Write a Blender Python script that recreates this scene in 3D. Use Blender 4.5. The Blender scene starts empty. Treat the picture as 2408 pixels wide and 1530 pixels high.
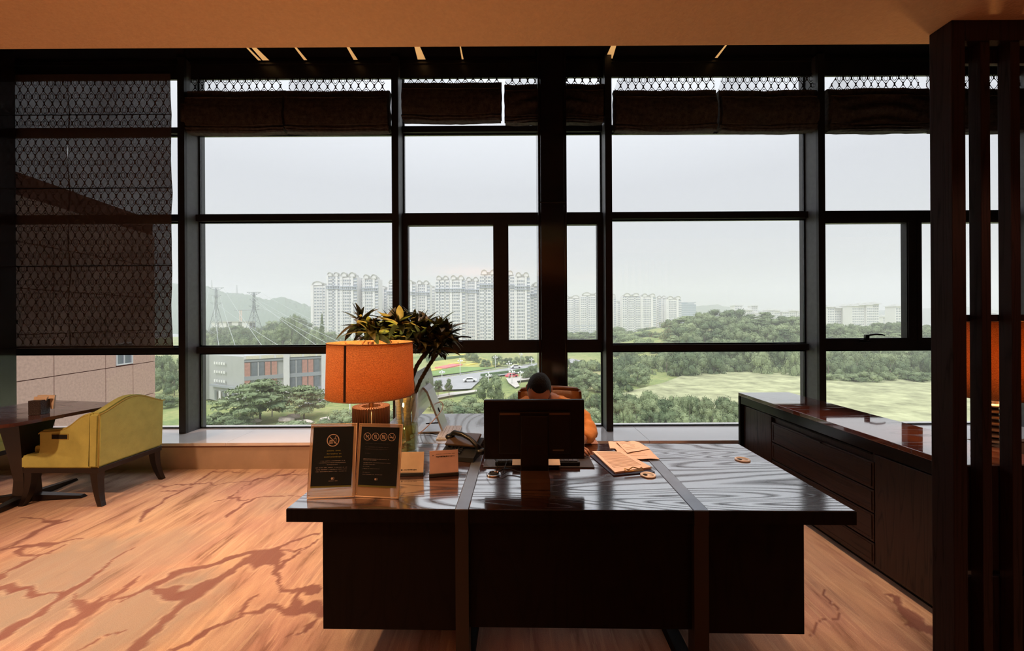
import bpy, bmesh, math, random
import numpy as np
from mathutils import Vector, Matrix, noise
random.seed(7)
PI = math.pi
C = bpy.context.scene.collection
scene = bpy.context.scene

# ------------------------------------------------------------------ camera, sky, sun, exposure
FPX, HOR, ROLL = 940.0, 750.0, math.radians(0.31)
EYE = Vector((0, 0, 1.5))
cam_d = bpy.data.cameras.new('camera'); cam = bpy.data.objects.new('camera', cam_d); C.objects.link(cam)
cam_d.sensor_width = 36; cam_d.lens = 36 * FPX / 2408
cam_d.shift_y = -(765 - HOR) / 2408
cam_d.clip_start = .05; cam_d.clip_end = 6000
CR = Matrix.Rotation(PI / 2, 3, 'X') @ Matrix.Rotation(-ROLL, 3, 'Z')
cam.matrix_world = Matrix.Translation(EYE) @ CR.to_4x4()
scene.camera = cam

def ray(px, py):
    v = CR @ Vector(((px - 1204) / FPX, -(py - HOR) / FPX, -1.0))
    return v / v.y                                   # one metre of depth
def P(px, py, d): return EYE + ray(px, py) * d       # point of the photo at depth d
def G(px, py, z=0.0):                                # point of the photo on the level z
    r = ray(px, py); return EYE + r * ((z - EYE.z) / r.z)

w = bpy.data.worlds.new('world'); scene.world = w; w.use_nodes = True
nt = w.node_tree; nt.nodes.clear()
out = nt.nodes.new('ShaderNodeOutputWorld'); bg = nt.nodes.new('ShaderNodeBackground')
tc = nt.nodes.new('ShaderNodeTexCoord'); sp = nt.nodes.new('ShaderNodeSeparateXYZ'); rp = nt.nodes.new('ShaderNodeValToRGB')
nt.links.new(tc.outputs['Generated'], sp.inputs[0]); nt.links.new(sp.outputs['Z'], rp.inputs[0])
nt.links.new(rp.outputs[0], bg.inputs[0]); nt.links.new(bg.outputs[0], out.inputs[0])
rp.color_ramp.elements[0].position = 0.0; rp.color_ramp.elements[0].color = (.665, .685, .745, 1)
rp.color_ramp.elements[1].position = 1.0; rp.color_ramp.elements[1].color = (1.9, 1.95, 2.05, 1)
e = rp.color_ramp.elements.new(.30); e.color = (.735, .755, .825, 1)
e = rp.color_ramp.elements.new(.60); e.color = (1.2, 1.24, 1.32, 1)
bg.inputs[1].default_value = 1.0

def light(name, kind, loc, energy, color, rot=(0, 0, 0), **kw):
    d = bpy.data.lights.new(name, kind); d.energy = energy; d.color = color
    for k, v in kw.items(): setattr(d, k, v)
    o = bpy.data.objects.new(name, d); C.objects.link(o); o.location = loc; o.rotation_euler = rot; return o
light('hazy_sun', 'SUN', (0, 0, 60), 2.2, (1, .985, .955), (math.radians(38), 0, math.radians(-25)), angle=math.radians(50))
WARM = (1.0, .56, .31)
def spot(name, loc, to, e, ang, blend=.6, col=WARM, size=.06):
    q = (Vector(to) - Vector(loc)).to_track_quat('-Z', 'Y').to_euler()
    return light(name, 'SPOT', loc, e, col, q, spot_size=math.radians(ang), spot_blend=blend, shadow_soft_size=size)
# downlights of the lobby: in the low ceiling on the camera's side and in the high ceiling over the desk
for (x, y, z, tx, ty, e, a) in [(-2.0, 1.0, 2.70, -2.0, 1.5, 110, 88), (-3.75, .9, 2.70, -3.7, 2.6, 230, 78), (-1.2, .9, 2.70, -1.3, 1.7, 60, 80), (-5.2, .9, 2.70, -5.0, 2.2, 90, 80), (2.9, .6, 2.70, 2.9, .9, 40, 80),
                        (-2.1, 3.1, 4.34, -2.1, 3.05, 400, 44), (-1.6, 2.5, 4.34, -1.7, 2.3, 210, 44), (1.72, 2.9, 4.34, 1.72, 2.62, 330, 27), (.15, 3.3, 4.34, .18, 2.7, 130, 30), (.85, 2.6, 4.34, .62, 2.2, 480, 20), (-.7, 2.3, 4.34, -.55, 1.95, 130, 21), (2.0, 1.2, 2.70, 1.9, 1.6, 40, 60)]:  # narrow high spots over papers and cards are added to brighten them
    spot('ceiling_downlight', (x, y, z), (tx, ty, 0), e, a)
light('ceiling_fill_light', 'AREA', (-1.0, -1.2, 1.9), 60, (1, .47, .21), (PI, 0, 0), shape='DISK', size=1.6)  # added unseen upward fill that brightens the low ceiling
light('ceiling_fill_light', 'AREA', (2.6, -2.6, 1.9), 14, (1, .5, .25), (PI, 0, 0), shape='DISK', size=1.2)  # a second added fill, set further back
scene.view_settings.view_transform = 'Standard'; scene.view_settings.look = 'None'
scene.view_settings.gamma = 1; scene.view_settings.use_curve_mapping = False; scene.view_settings.exposure = 0.0
scene.cycles.volume_bounces = 3; scene.cycles.max_bounces = 8; scene.cycles.transparent_max_bounces = 16
scene.cycles.sample_clamp_indirect = 4

# ------------------------------------------------------------------ materials
MATS = {}
def new_mat(name):
    m = bpy.data.materials.new(name); m.use_nodes = True
    return m, m.node_tree, m.node_tree.nodes['Principled BSDF']
def nd(t, kind, **kw):
    n = t.nodes.new('ShaderNode' + kind)
    for k, v in kw.items():
        if k.startswith('i_'):
            key = k[2:]; n.inputs[int(key) if key.isdigit() else key].default_value = v
        else: setattr(n, k, v)
    return n
def coords(t, scale=(1, 1, 1), rot=(0, 0, 0), src='Object'):
    tcn = nd(t, 'TexCoord'); mp = nd(t, 'Mapping'); mp.inputs['Scale'].default_value = scale; mp.inputs['Rotation'].default_value = rot
    t.links.new(tcn.outputs[src], mp.inputs[0]); return mp.outputs[0]
def ramp(t, fac, stops):
    r = nd(t, 'ValToRGB'); cr = r.color_ramp
    cr.elements[0].position = stops[0][0]; cr.elements[0].color = (*stops[0][1], 1)
    cr.elements[1].position = stops[-1][0]; cr.elements[1].color = (*stops[-1][1], 1)
    for p, c in stops[1:-1]:
        el = cr.elements.new(p); el.color = (*c, 1)
    t.links.new(fac, r.inputs[0]); return r.outputs[0]
def math_(t, op, a, b=None, c=None):
    n = nd(t, 'Math', operation=op)
    for i, v in enumerate((a, b, c)):
        if v is None: continue
        if isinstance(v, (int, float)): n.inputs[i].default_value = v
        else: t.links.new(v, n.inputs[i])
    return n.outputs[0]
def mat(name, col, rough=.6, metal=0, spec=.5, vary=.12, scale=8, bump=0, bscale=60, stretch=(1, 1, 1), coat=0, ior=1.5, trans=0, subs=0, emit=None, es=0):
    """principled material whose colour wanders by 'vary' with a procedural noise"""
    if name in MATS: return MATS[name]
    m, t, b = new_mat(name)
    b.inputs['Roughness'].default_value = rough; b.inputs['Metallic'].default_value = metal
    b.inputs['IOR'].default_value = ior; b.inputs['Specular IOR Level'].default_value = spec
    b.inputs['Coat Weight'].default_value = coat; b.inputs['Coat Roughness'].default_value = .08
    b.inputs['Transmission Weight'].default_value = trans
    v = coords(t, stretch)
    n = nd(t, 'TexNoise', i_Scale=scale, i_Detail=4.0, i_Roughness=.6); t.links.new(v, n.inputs['Vector'])
    lo = tuple(max(0, c * (1 - vary)) for c in col); hi = tuple(min(1, c * (1 + vary)) for c in col)
    t.links.new(ramp(t, n.outputs['Fac'], [(.3, lo), (.7, hi)]), b.inputs['Base Color'])
    if bump:
        n2 = nd(t, 'TexNoise', i_Scale=bscale, i_Detail=3.0); t.links.new(v, n2.inputs['Vector'])
        bp = nd(t, 'Bump', i_Strength=bump, i_Distance=.01); t.links.new(n2.outputs['Fac'], bp.inputs['Height']); t.links.new(bp.outputs[0], b.inputs['Normal'])
    if emit: b.inputs['Emission Color'].default_value = (*emit, 1); b.inputs['Emission Strength'].default_value = es
    MATS[name] = m; return m

def wood_mat(name, dark, light_, axis=0, rough=.28, ior=1.5, lines=14, warp=.7, coat=0.0, bump=.25, dens=(1.2, 9), gloss=0):
    m, t, b = new_mat(name)
    sc = [dens[1]] * 3; sc[axis] = dens[0]
    v = coords(t, tuple(sc))
    n = nd(t, 'TexNoise', i_Scale=.8, i_Detail=1.5, i_Roughness=.45, i_Distortion=warp); t.links.new(v, n.inputs['Vector'])
    fr = math_(t, 'FRACT', math_(t, 'MULTIPLY', n.outputs['Fac'], lines))
    ln = math_(t, 'ABSOLUTE', math_(t, 'SUBTRACT', fr, .5))        # 0 at a line
    n2 = nd(t, 'TexNoise', i_Scale=14.0, i_Detail=5.0, i_Roughness=.7); sc2 = [60.0] * 3; sc2[axis] = 1.5
    t.links.new(coords(t, tuple(sc2)), n2.inputs['Vector'])
    n2.inputs['Scale'].default_value = 1.2
    mix = math_(t, 'MULTIPLY_ADD', n2.outputs['Fac'], .55, math_(t, 'MULTIPLY', ln, 1.3))
    t.links.new(ramp(t, mix, [(.20, dark), (.48, light_)]), b.inputs['Base Color'])
    rr = nd(t, 'MapRange', i_1=.15, i_2=.42, i_3=min(.75, rough + .35), i_4=rough); t.links.new(mix, rr.inputs[0]); t.links.new(rr.outputs[0], b.inputs['Roughness'])
    if gloss: sr = nd(t, 'MapRange', i_1=.22, i_2=.62, i_3=gloss, i_4=.62); t.links.new(mix, sr.inputs[0]); t.links.new(sr.outputs[0], b.inputs['Specular IOR Level'])
    else: b.inputs['Specular IOR Level'].default_value = .3
    b.inputs['IOR'].default_value = ior; b.inputs['Coat Weight'].default_value = coat; b.inputs['Coat Roughness'].default_value = .03
    bp = nd(t, 'Bump', i_Strength=bump, i_Distance=.002); t.links.new(mix, bp.inputs['Height']); t.links.new(bp.outputs[0], b.inputs['Normal'])
    MATS[name] = m; return m

M_GLASS, t, b = new_mat('window_glass')
t.nodes.remove(b); mo = t.nodes['Material Output']
tr = nd(t, 'BsdfTransparent'); tr.inputs[0].default_value = (.985, .99, .99, 1)
gl = nd(t, 'BsdfGlossy', i_Roughness=0.0); lw = nd(t, 'LayerWeight', i_Blend=.5)
fc = math_(t, 'MULTIPLY_ADD', math_(t, 'POWER', lw.outputs['Facing'], 4.0), .5, .035)
mx = nd(t, 'MixShader'); t.links.new(fc, mx.inputs[0]); t.links.new(tr.outputs[0], mx.inputs[1]); t.links.new(gl.outputs[0], mx.inputs[2]); t.links.new(mx.outputs[0], mo.inputs[0])
def thin_mat(name, tint, body, amount, rough=.05, refl=.06):
    m, t, b = new_mat(name); t.nodes.remove(b); mo = t.nodes['Material Output']
    tr = nd(t, 'BsdfTransparent'); tr.inputs[0].default_value = (*tint, 1)
    df = nd(t, 'BsdfDiffuse'); df.inputs[0].default_value = (*body, 1)
    n = nd(t, 'TexNoise', i_Scale=9.0); t.links.new(coords(t), n.inputs['Vector'])
    a = math_(t, 'MULTIPLY_ADD', n.outputs['Fac'], amount * .3, amount * .85)
    m1 = nd(t, 'MixShader'); t.links.new(a, m1.inputs[0]); t.links.new(tr.outputs[0], m1.inputs[1]); t.links.new(df.outputs[0], m1.inputs[2])
    gl = nd(t, 'BsdfGlossy', i_Roughness=rough); lw = nd(t, 'LayerWeight', i_Blend=.5)
    f = math_(t, 'MULTIPLY_ADD', math_(t, 'POWER', lw.outputs['Facing'], 3.0), .5, refl)
    m2 = nd(t, 'MixShader'); t.links.new(f, m2.inputs[0]); t.links.new(m1.outputs[0], m2.inputs[1]); t.links.new(gl.outputs[0], m2.inputs[2]); t.links.new(m2.outputs[0], mo.inputs[0])
    MATS[name] = m; return m
def lace_mat(name, hole, warm=(.035, .028, .026)):
    """trellis brocade: opaque threads, see-through holes of transmission 'hole'"""
    m, t, b = new_mat(name); mo = t.nodes['Material Output']
    uv = nd(t, 'TexCoord'); s = nd(t, 'SeparateXYZ'); t.links.new(uv.outputs['Object'], s.inputs[0])
    ns = nd(t, 'TexNoise', i_Scale=5.0, i_Detail=2.0); t.links.new(uv.outputs['Object'], ns.inputs['Vector'])
    wv = math_(t, 'MULTIPLY', math_(t, 'SUBTRACT', ns.outputs['Fac'], .5), .9)
    cx = math_(t, 'COSINE', math_(t, 'ADD', math_(t, 'MULTIPLY', s.outputs['X'], 72.0), wv))
    cz = math_(t, 'COSINE', math_(t, 'ADD', math_(t, 'MULTIPLY', s.outputs['Z'], 43.0), wv))
    f = math_(t, 'ADD', cx, math_(t, 'MULTIPLY', cz, 1.15))
    l1 = math_(t, 'LESS_THAN', math_(t, 'ABSOLUTE', f), .30)
    l2 = math_(t, 'LESS_THAN', math_(t, 'ABSOLUTE', math_(t, 'SUBTRACT', f, 1.25)), .20)
    cx2 = math_(t, 'ABSOLUTE', math_(t, 'SINE', math_(t, 'MULTIPLY', s.outputs['X'], 36.0)))
    l3 = math_(t, 'MULTIPLY', math_(t, 'LESS_THAN', f, -.2), math_(t, 'LESS_THAN', cx2,   .16))
    th = math_(t, 'MAXIMUM', math_(t, 'MAXIMUM', l1, l2), l3)
    b.inputs['Base Color'].default_value = (*warm, 1); b.inputs['Roughness'].default_value = .9
    tr = nd(t, 'BsdfTransparent'); tr.inputs[0].default_value = (1, 1, 1, 1)
    n2 = nd(t, 'TexNoise', i_Scale=1.6, i_Detail=3.0); t.links.new(uv.outputs['Object'], n2.inputs['Vector'])
    hh = math_(t, 'MULTIPLY', math_(t, 'MULTIPLY_ADD', n2.outputs['Fac'], 1.3, .3), hole)
    a = math_(t, 'SUBTRACT', 1.0, math_(t, 'MULTIPLY', math_(t, 'SUBTRACT', 1.0, th), hh))
    mx = nd(t, 'MixShader'); t.links.new(a, mx.inputs[0]); t.links.new(tr.outputs[0], mx.inputs[1]); t.links.new(b.outputs[0], mx.inputs[2]); t.links.new(mx.outputs[0], mo.inputs[0])
    MATS[name] = m; return m

# ------------------------------------------------------------------ mesh helpers
class MB:
    def __init__(s): s.v = []; s.f = []; s.sm = []
    def add(s, vs, fs, smooth=False, M=None):
        k = len(s.v); s.v += [tuple(M @ Vector(v)) if M is not None else tuple(v) for v in vs]
        s.f += [tuple(k + i for i in f) for f in fs]; s.sm += [smooth] * len(fs); return s
    def box(s, lo, hi, M=None):
        x0, y0, z0 = lo; x1, y1, z1 = hi
        return s.add([(x0, y0, z0), (x1, y0, z0), (x1, y1, z0), (x0, y1, z0), (x0, y0, z1), (x1, y0, z1), (x1, y1, z1), (x0, y1, z1)],
                     [(0, 3, 2, 1), (4, 5, 6, 7), (0, 1, 5, 4), (1, 2, 6, 5), (2, 3, 7, 6), (3, 0, 4, 7)], False, M)
    def bbox(s, lo, hi, bev=.004, M=None):
        """box with bevelled edges"""
        bm = bmesh.new(); bmesh.ops.create_cube(bm, size=1)
        for v in bm.verts: v.co = Vector([lo[i] + (v.co[i] + .5) * (hi[i] - lo[i]) for i in range(3)])
        bmesh.ops.bevel(bm, geom=bm.edges[:], offset=bev, segments=2, affect='EDGES', profile=.6)
        return s.bm(bm, M)
    def bm(s, bm, M=None, smooth=False):
        bm.verts.index_update(); s.add([v.co[:] for v in bm.verts], [[v.index for v in f.verts] for f in bm.faces], smooth, M); bm.free(); return s
    def prism(s, pts, z0, z1, M=None, axis='z'):
        n = len(pts)
        if axis == 'z': q = lambda a, b, c: (a, b, c)
        elif axis == 'y': q = lambda a, b, c: (a, c, b)
        else: q = lambda a, b, c: (c, a, b)
        vs = [q(x, y, z0) for x, y in pts] + [q(x, y, z1) for x, y in pts]
        fs = [tuple(range(n - 1, -1, -1)), tuple(range(n, 2 * n))] + [(i, (i + 1) % n, n + (i + 1) % n, n + i) for i in range(n)]
        return s.add(vs, fs, False, M)
    def lathe(s, prof, seg=32, M=None, smooth=True, a0=0, a1=2 * PI, caps=True):
        full = abs(a1 - a0 - 2 * PI) < 1e-6; ns = seg if full else seg + 1
        vs = [(r * math.cos(a0 + (a1 - a0) * j / seg), r * math.sin(a0 + (a1 - a0) * j / seg), z) for r, z in prof for j in range(ns)]
        fs = []
        for i in range(len(prof) - 1):
            for j in range(seg):
                k = (j + 1) % ns if full else j + 1
                fs.append((i * ns + j, i * ns + k, (i + 1) * ns + k, (i + 1) * ns + j))
        if full and caps:
            if prof[0][0] > 1e-6: fs.append(tuple(range(ns - 1, -1, -1)))
            if prof[-1][0] > 1e-6: fs.append(tuple((len(prof) - 1) * ns + j for j in range(ns)))
        return s.add(vs, fs, smooth, M)
    def tube(s, pts, r, seg=8, M=None, caps=True):
        pts = [Vector(p) for p in pts]; rs = r if isinstance(r, (list, tuple)) else [r] * len(pts)
        vs = []; up = Vector((0, 0, 1)); prev = None
        for i, p in enumerate(pts):
            d = (pts[min(i + 1, len(pts) - 1)] - pts[max(i - 1, 0)])
            d = d.normalized() if d.length > 1e-9 else Vector((0, 0, 1))
            if prev is None: a = d.orthogonal().normalized()
            else:
                a = prev - d * prev.dot(d); a = a.normalized() if a.length > 1e-6 else d.orthogonal().normalized()
            prev = a; b_ = d.cross(a)
            for j in range(seg):
                th = 2 * PI * j / seg; vs.append(p + (a * math.cos(th) + b_ * math.sin(th)) * rs[i])
        fs = [(i * seg + j, i * seg + (j + 1) % seg, (i + 1) * seg + (j + 1) % seg, (i + 1) * seg + j) for i in range(len(pts) - 1) for j in range(seg)]
        if caps: fs += [tuple(range(seg - 1, -1, -1)), tuple((len(pts) - 1) * seg + j for j in range(seg))]
        return s.add(vs, fs, True, M)
    def ell(s, c, r, seg=16, rings=10, M=None):
        prof = [(math.sin(PI * i / rings), -math.cos(PI * i / rings)) for i in range(rings + 1)]
        L = Matrix.Translation(c) @ Matrix.Diagonal((r[0], r[1], r[2], 1))
        prof[0] = (1e-4, -1); prof[-1] = (1e-4, 1)
        return s.lathe(prof, seg, (M @ L) if M is not None else L)
    def mesh(s, name):
        me = bpy.data.meshes.new(name); me.from_pydata(s.v, [], s.f)
        me.polygons.foreach_set('use_smooth', s.sm); me.update(); return me
    def build(s, name, m, parent=None, loc=None):
        me = s.mesh(name); me.materials.append(m)
        return link(name, me, parent, loc)
def link(name, data, parent=None, loc=None, rot=None, scale=None):
    o = bpy.data.objects.new(name, data); C.objects.link(o)
    if parent is not None: o.parent = parent
    if loc is not None: o.location = loc
    if rot is not None: o.rotation_euler = rot
    if scale is not None: o.scale = scale
    return o
def tag(o, label, cat, group=None, kind=None):
    o['label'] = label; o['category'] = cat
    if group: o['group'] = group
    if kind: o['kind'] = kind
    return o
def thing(name, label, cat, loc=(0, 0, 0), rz=0, group=None):
    o = link(name, None, None, loc, (0, 0, rz)); o.empty_display_size = .1
    return tag(o, label, cat, group)
def struct(o): o['kind'] = 'structure'; return o
def copy_tree(o, parent=None):
    c = o.copy(); C.objects.link(c); c.parent = parent
    for ch in list(o.children): copy_tree(ch, c)
    return c
def T(x, y, z): return Matrix.Translation((x, y, z))
def RZ(a): return Matrix.Rotation(a, 4, 'Z')
def RX(a): return Matrix.Rotation(a, 4, 'X')
def RY(a): return Matrix.Rotation(a, 4, 'Y')
# ------------------------------------------------------------------ the room
SILL_Y, SILL_Z, GLASS_Y, MUL_Y = 4.04, .268, 4.58, 4.37
HIGH_Z, LOW_Z, LOW_Y = 4.40, 2.725, 1.796
HEAD_Z = 4.20
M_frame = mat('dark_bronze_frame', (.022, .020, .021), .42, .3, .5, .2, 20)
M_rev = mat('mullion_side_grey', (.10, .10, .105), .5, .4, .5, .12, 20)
M_black = mat('black_gloss_panel', (.008, .007, .007), .16, 0, .5, .2, 6)
M_ceil = mat('brown_textured_ceiling', (.52, .30, .17), .85, 0, .3, .06, 60, .35, 90)
M_dark = mat('dark_wall_cladding', (.02, .016, .015), .5, 0, .4, .2, 4)
M_stone = mat('cream_marble', (.95, .90, .89), .08, 0, .5, .03, 3, 0, 40, ior=3.8)
M_stonef = mat('beige_marble_face', (.50, .38, .27), .3, 0, .5, .10, 5)
M_brass = mat('brushed_brass', (.6, .38, .14), .3, 1, .5, .1, 40)

# carpet: one floor mesh, fine where it is seen; veins and grey pools of the woven pattern as attributes
def carpet_pt(cx, cy): g = G(cx / 3.168, 1080 + cy / 3.168); return (g.x, g.y)
VEINS = [([(0,1345),(130,1240),(280,1160),(450,1020),(580,950),(700,870),(830,770),(950,680),(1060,620)], [26,26,24,20,16,10,6,5,3]),
 ([(210,1425),(400,1290),(560,1180),(660,1120),(800,1050),(950,960),(1030,880)], [24,24,24,34,18,14,8]),
 ([(0,960),(60,930),(150,985),(300,1000),(440,1000)], [26,24,22,18,12]), ([(20,930),(0,860),(150,790),(330,700),(460,645)], [16,14,12,12,8]),
 ([(0,680),(120,650),(330,640),(470,620),(660,580)], [16,18,22,12,6]), ([(120,655),(250,710),(400,680)], [14,18,8]),
 ([(0,670),(150,620),(300,520),(430,465),(540,450)], [8,14,18,20,5]), ([(170,430),(330,440),(420,465)], [6,10,10]),
 ([(660,1120),(560,1060),(560,1000)], [30,14,8]), ([(440,1000),(280,1160),(180,1210)], [8,10,8]), ([(660,1110),(760,1020),(800,1010)], [20,10,4]),
 ([(970,1425),(1100,1320),(1250,1180),(1400,1060),(1550,950),(1700,840),(1820,760)], [24,24,22,34,34,28,18]),
 ([(1820,760),(1950,720),(2100,650),(2200,590),(2370,560)], [40,60,18,20,10]),
 ([(830,1060),(1000,1010),(1150,930),(1300,860),(1480,810),(1650,760),(1850,690),(2000,700)], [8,12,20,34,30,22,18,60]),
 ([(1150,960),(1300,1010),(1400,1000),(1560,900)], [18,36,30,12]), ([(900,1060),(1060,990),(1150,960)], [6,10,14]),
 ([(1940,720),(2040,740),(2070,800),(2030,860),(2060,930),(2090,960),(2230,965),(2370,975)], [60,40,20,12,12,12,14,12]),
 ([(2060,800),(2200,720),(2370,600)], [14,9,8]), ([(1850,690),(1960,770),(1990,800)], [10,40,20]), ([(2050,690),(2200,680),(2290,650)], [10,10,4]),
 ([(1270,1425),(1500,1330),(1600,1270),(1800,1160),(1850,1110),(1840,1060),(1940,1020)], [12,14,18,14,16,12,8]),
 ([(1850,1110),(2000,1115),(2180,1125),(2240,1050),(2230,1000),(2100,965)], [14,14,24,22,16,12]), ([(2200,1110),(2300,1140),(2370,1130)], [24,34,40]),
 ([(2250,1000),(2300,985),(2370,985)], [14,8,6]), ([(2150,1330),(2250,1280),(2370,1180)], [4,8,6]),
 ([(1050,185),(1200,195),(1450,185),(1700,175),(1900,150),(2150,110),(2300,110)], [5,8,9,7,6,10,8]),
 ([(1450,180),(1520,130),(1600,85),(1700,95),(1870,102)], [10,12,12,10,4]), ([(1420,200),(1300,260),(1180,330),(1110,380),(1050,460)], [10,12,10,26,8]),
 ([(1200,240),(1260,235),(1350,225)], [8,10,6]), ([(1600,310),(1700,290),(1880,295),(2050,280),(2280,265)], [14,14,14,8,6]),
 ([(1700,290),(1800,220),(1900,150)], [10,6,5]), ([(1880,300),(1800,350),(1740,380),(1690,420)], [10,12,18,4]), ([(2150,110),(2200,80)], [8,3]),
 ([(600,1425),(700,1370),(900,1300)], [3,5,3])]
GREYS = [(350,880,300,.9), (1120,1130,220,.9), (120,1120,260,1.0), (1150,680,200,.55), (560,790,180,.6), (1000,790,170,.4), (2050,310,150,.35), (1750,1260,110,.25)]
fx = np.arange(-5.3, 2.6, .0125); fy = np.arange(1.45, SILL_Y + .001, .0125)
xs = np.concatenate([np.linspace(-9, -5.4, 10), fx, np.linspace(2.8, 8.4, 12)]); ys = np.concatenate([np.linspace(-6.5, 1.3, 24), fy, [4.7]])
X, Y = np.meshgrid(xs, ys); nx, ny = len(xs), len(ys)
def nz(x, y, s, o): return noise.noise(Vector((x * s + o, y * s - o, o)))
wx = np.zeros_like(X); wy = np.zeros_like(X)
fin = (X > -5.35) & (X < 2.65) & (Y > 1.4)
idx = np.argwhere(fin)
# cheap warp: coarse noise sampled on a sub-grid, bilinear
def coarse(step, s, o):
    gx = np.arange(-6, 3.2, step); gy = np.arange(1, 5, step)
    g = np.array([[nz(a, b_, s, o) for a in gx] for b_ in gy])
    ix = np.clip((X + 6) / step, 0, len(gx) - 1.001); iy = np.clip((Y - 1) / step, 0, len(gy) - 1.001)
    i0 = ix.astype(int); j0 = iy.astype(int); u = ix - i0; v = iy - j0
    return g[j0, i0] * (1 - u) * (1 - v) + g[j0, i0 + 1] * u * (1 - v) + g[j0 + 1, i0] * (1 - u) * v + g[j0 + 1, i0 + 1] * u * v
wx = coarse(.02, 22, 3) * .022 + coarse(.03, 9, 8) * .03; wy = coarse(.03, 9, 11) * .07 + coarse(.02, 24, 5) * .02
vein = np.full(X.shape, 9.0)
polys = [([carpet_pt(*p) for p in pl], [max(4, q) * .00110 for q in ww]) for pl, ww in VEINS]
def cr(x, y): g = G(1700 + x / 2.354, 880 + y / 2.354); return (g.x, g.y)
polys += [([cr(900,1215), cr(960,1240), cr(1010,1300), cr(1080,1370), cr(1140,1420)], [.012, .03, .02, .03, .03]),
          ([cr(1040,1400), cr(1090,1400), cr(1140,1390)], [.01, .03, .03]), ([cr(480,1450), cr(620,1300), cr(540,1180)], [.004, .006, .004])]
for pts, ww in polys:
    for (a, b_), w0, w1 in zip(zip(pts, pts[1:]), ww, ww[1:]):
        ax, ay = a; bx, by = b_; dx, dy = bx - ax, by - ay; L2 = dx * dx + dy * dy + 1e-9
        tt = np.clip(((X + wx - ax) * dx + (Y + wy - ay) * dy) / L2, 0, 1)
        dd = np.hypot(X + wx - ax - tt * dx, Y + wy - ay - tt * dy) / (w0 + (w1 - w0) * tt)
        vein = np.minimum(vein, dd)
vmask = np.clip((1.15 - vein) / .3, 0, 1)
vedge = np.clip(1 - np.abs(vein - 1.35) / .3, 0, 1)
grey = np.zeros_like(X)
for cx, cy, r, a in GREYS:
    g0 = carpet_pt(cx, cy); rr = .00125 * r
    q = np.hypot((X + wx * 2 - g0[0]) / rr * .9, (Y + wy * 2 - g0[1]) / rr * .8); grey = np.maximum(grey, a * np.clip((1.25 - q) / .6, 0, 1))
me = bpy.data.meshes.new('floor')
me.vertices.add(nx * ny); co = np.zeros((nx * ny, 3)); co[:, 0] = X.ravel(); co[:, 1] = Y.ravel(); me.vertices.foreach_set('co', co.ravel())
ii, jj = np.meshgrid(np.arange(nx - 1), np.arange(ny - 1)); b0 = (jj * nx + ii).ravel()
q = np.stack([b0, b0 + 1, b0 + nx + 1, b0 + nx], 1).ravel(); nf = len(b0)
me.loops.add(nf * 4); me.loops.foreach_set('vertex_index', q); me.polygons.add(nf); me.polygons.foreach_set('loop_start', np.arange(nf) * 4)
me.update(calc_edges=True)
for nm, ar in (('vein', vmask), ('edge', vedge), ('grey', grey)):
    at = me.attributes.new(nm, 'FLOAT', 'POINT'); at.data.foreach_set('value', ar.ravel().astype(np.float32))
m, t, b = new_mat('patterned_carpet')
n1 = nd(t, 'TexNoise', i_Scale=1.0, i_Detail=5.0, i_Roughness=.6, i_Distortion=.4); t.links.new(coords(t, (9, 1.6, 1), (0, 0, .04)), n1.inputs['Vector'])
n2 = nd(t, 'TexNoise', i_Scale=1.3, i_Detail=3.0); t.links.new(coords(t, (1.2, .9, 1)), n2.inputs['Vector'])
n3 = nd(t, 'TexNoise', i_Scale=260.0, i_Detail=2.0); t.links.new(coords(t), n3.inputs['Vector'])
n4 = nd(t, 'TexNoise', i_Scale=1.0, i_Detail=3.0, i_Roughness=.5); t.links.new(coords(t, (42, 2.2, 1), (0, 0, .03)), n4.inputs['Vector'])
base = ramp(t, n1.outputs['Fac'], [(.29, (.26, .17, .14)), (.43, (.56, .41, .355)), (.60, (.72, .56, .47)), (.76, (.46, .35, .32))])
tint = ramp(t, n2.outputs['Fac'], [(.35, (.94, .80, .78)), (.6, (1.0, .96, .80))])
mm = nd(t, 'Mix', data_type='RGBA', blend_type='MULTIPLY', i_0=1.0); t.links.new(base, mm.inputs[6]); t.links.new(tint, mm.inputs[7])
ln = math_(t, 'GREATER_THAN', n4.outputs['Fac'], .60)
mw = nd(t, 'Mix', data_type='RGBA'); t.links.new(math_(t, 'MULTIPLY', ln, .35), mw.inputs[0]); t.links.new(mm.outputs[2], mw.inputs[6]); mw.inputs[7].default_value = (.85, .68, .5, 1)
def attr(t, n): a = nd(t, 'Attribute', attribute_name=n); return a.outputs['Fac']
mg = nd(t, 'Mix', data_type='RGBA'); t.links.new(math_(t, 'MULTIPLY', attr(t, 'grey'), math_(t, 'MULTIPLY_ADD', n1.outputs['Fac'], .9, .42)), mg.inputs[0]); t.links.new(mw.outputs[2], mg.inputs[6]); mg.inputs[7].default_value = (.40, .37, .33, 1)
ve = nd(t, 'Mix', data_type='RGBA'); t.links.new(math_(t, 'MULTIPLY', attr(t, 'edge'), .35), ve.inputs[0]); t.links.new(mg.outputs[2], ve.inputs[6]); ve.inputs[7].default_value = (.82, .66, .5, 1)
mv = nd(t, 'Mix', data_type='RGBA'); t.links.new(math_(t, 'MULTIPLY', attr(t, 'vein'), math_(t, 'MULTIPLY_ADD', n1.outputs['Fac'], .5, .62)), mv.inputs[0]); t.links.new(ve.outputs[2], mv.inputs[6]); mv.inputs[7].default_value = (.27, .135, .125, 1)
mf = nd(t, 'Mix', data_type='RGBA', blend_type='MULTIPLY', i_0=.6); t.links.new(mv.outputs[2], mf.inputs[6]); t.links.new(ramp(t, n3.outputs['Fac'], [(.35, (.72, .72, .72)), (.65, (1, 1, 1))]), mf.inputs[7])
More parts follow.
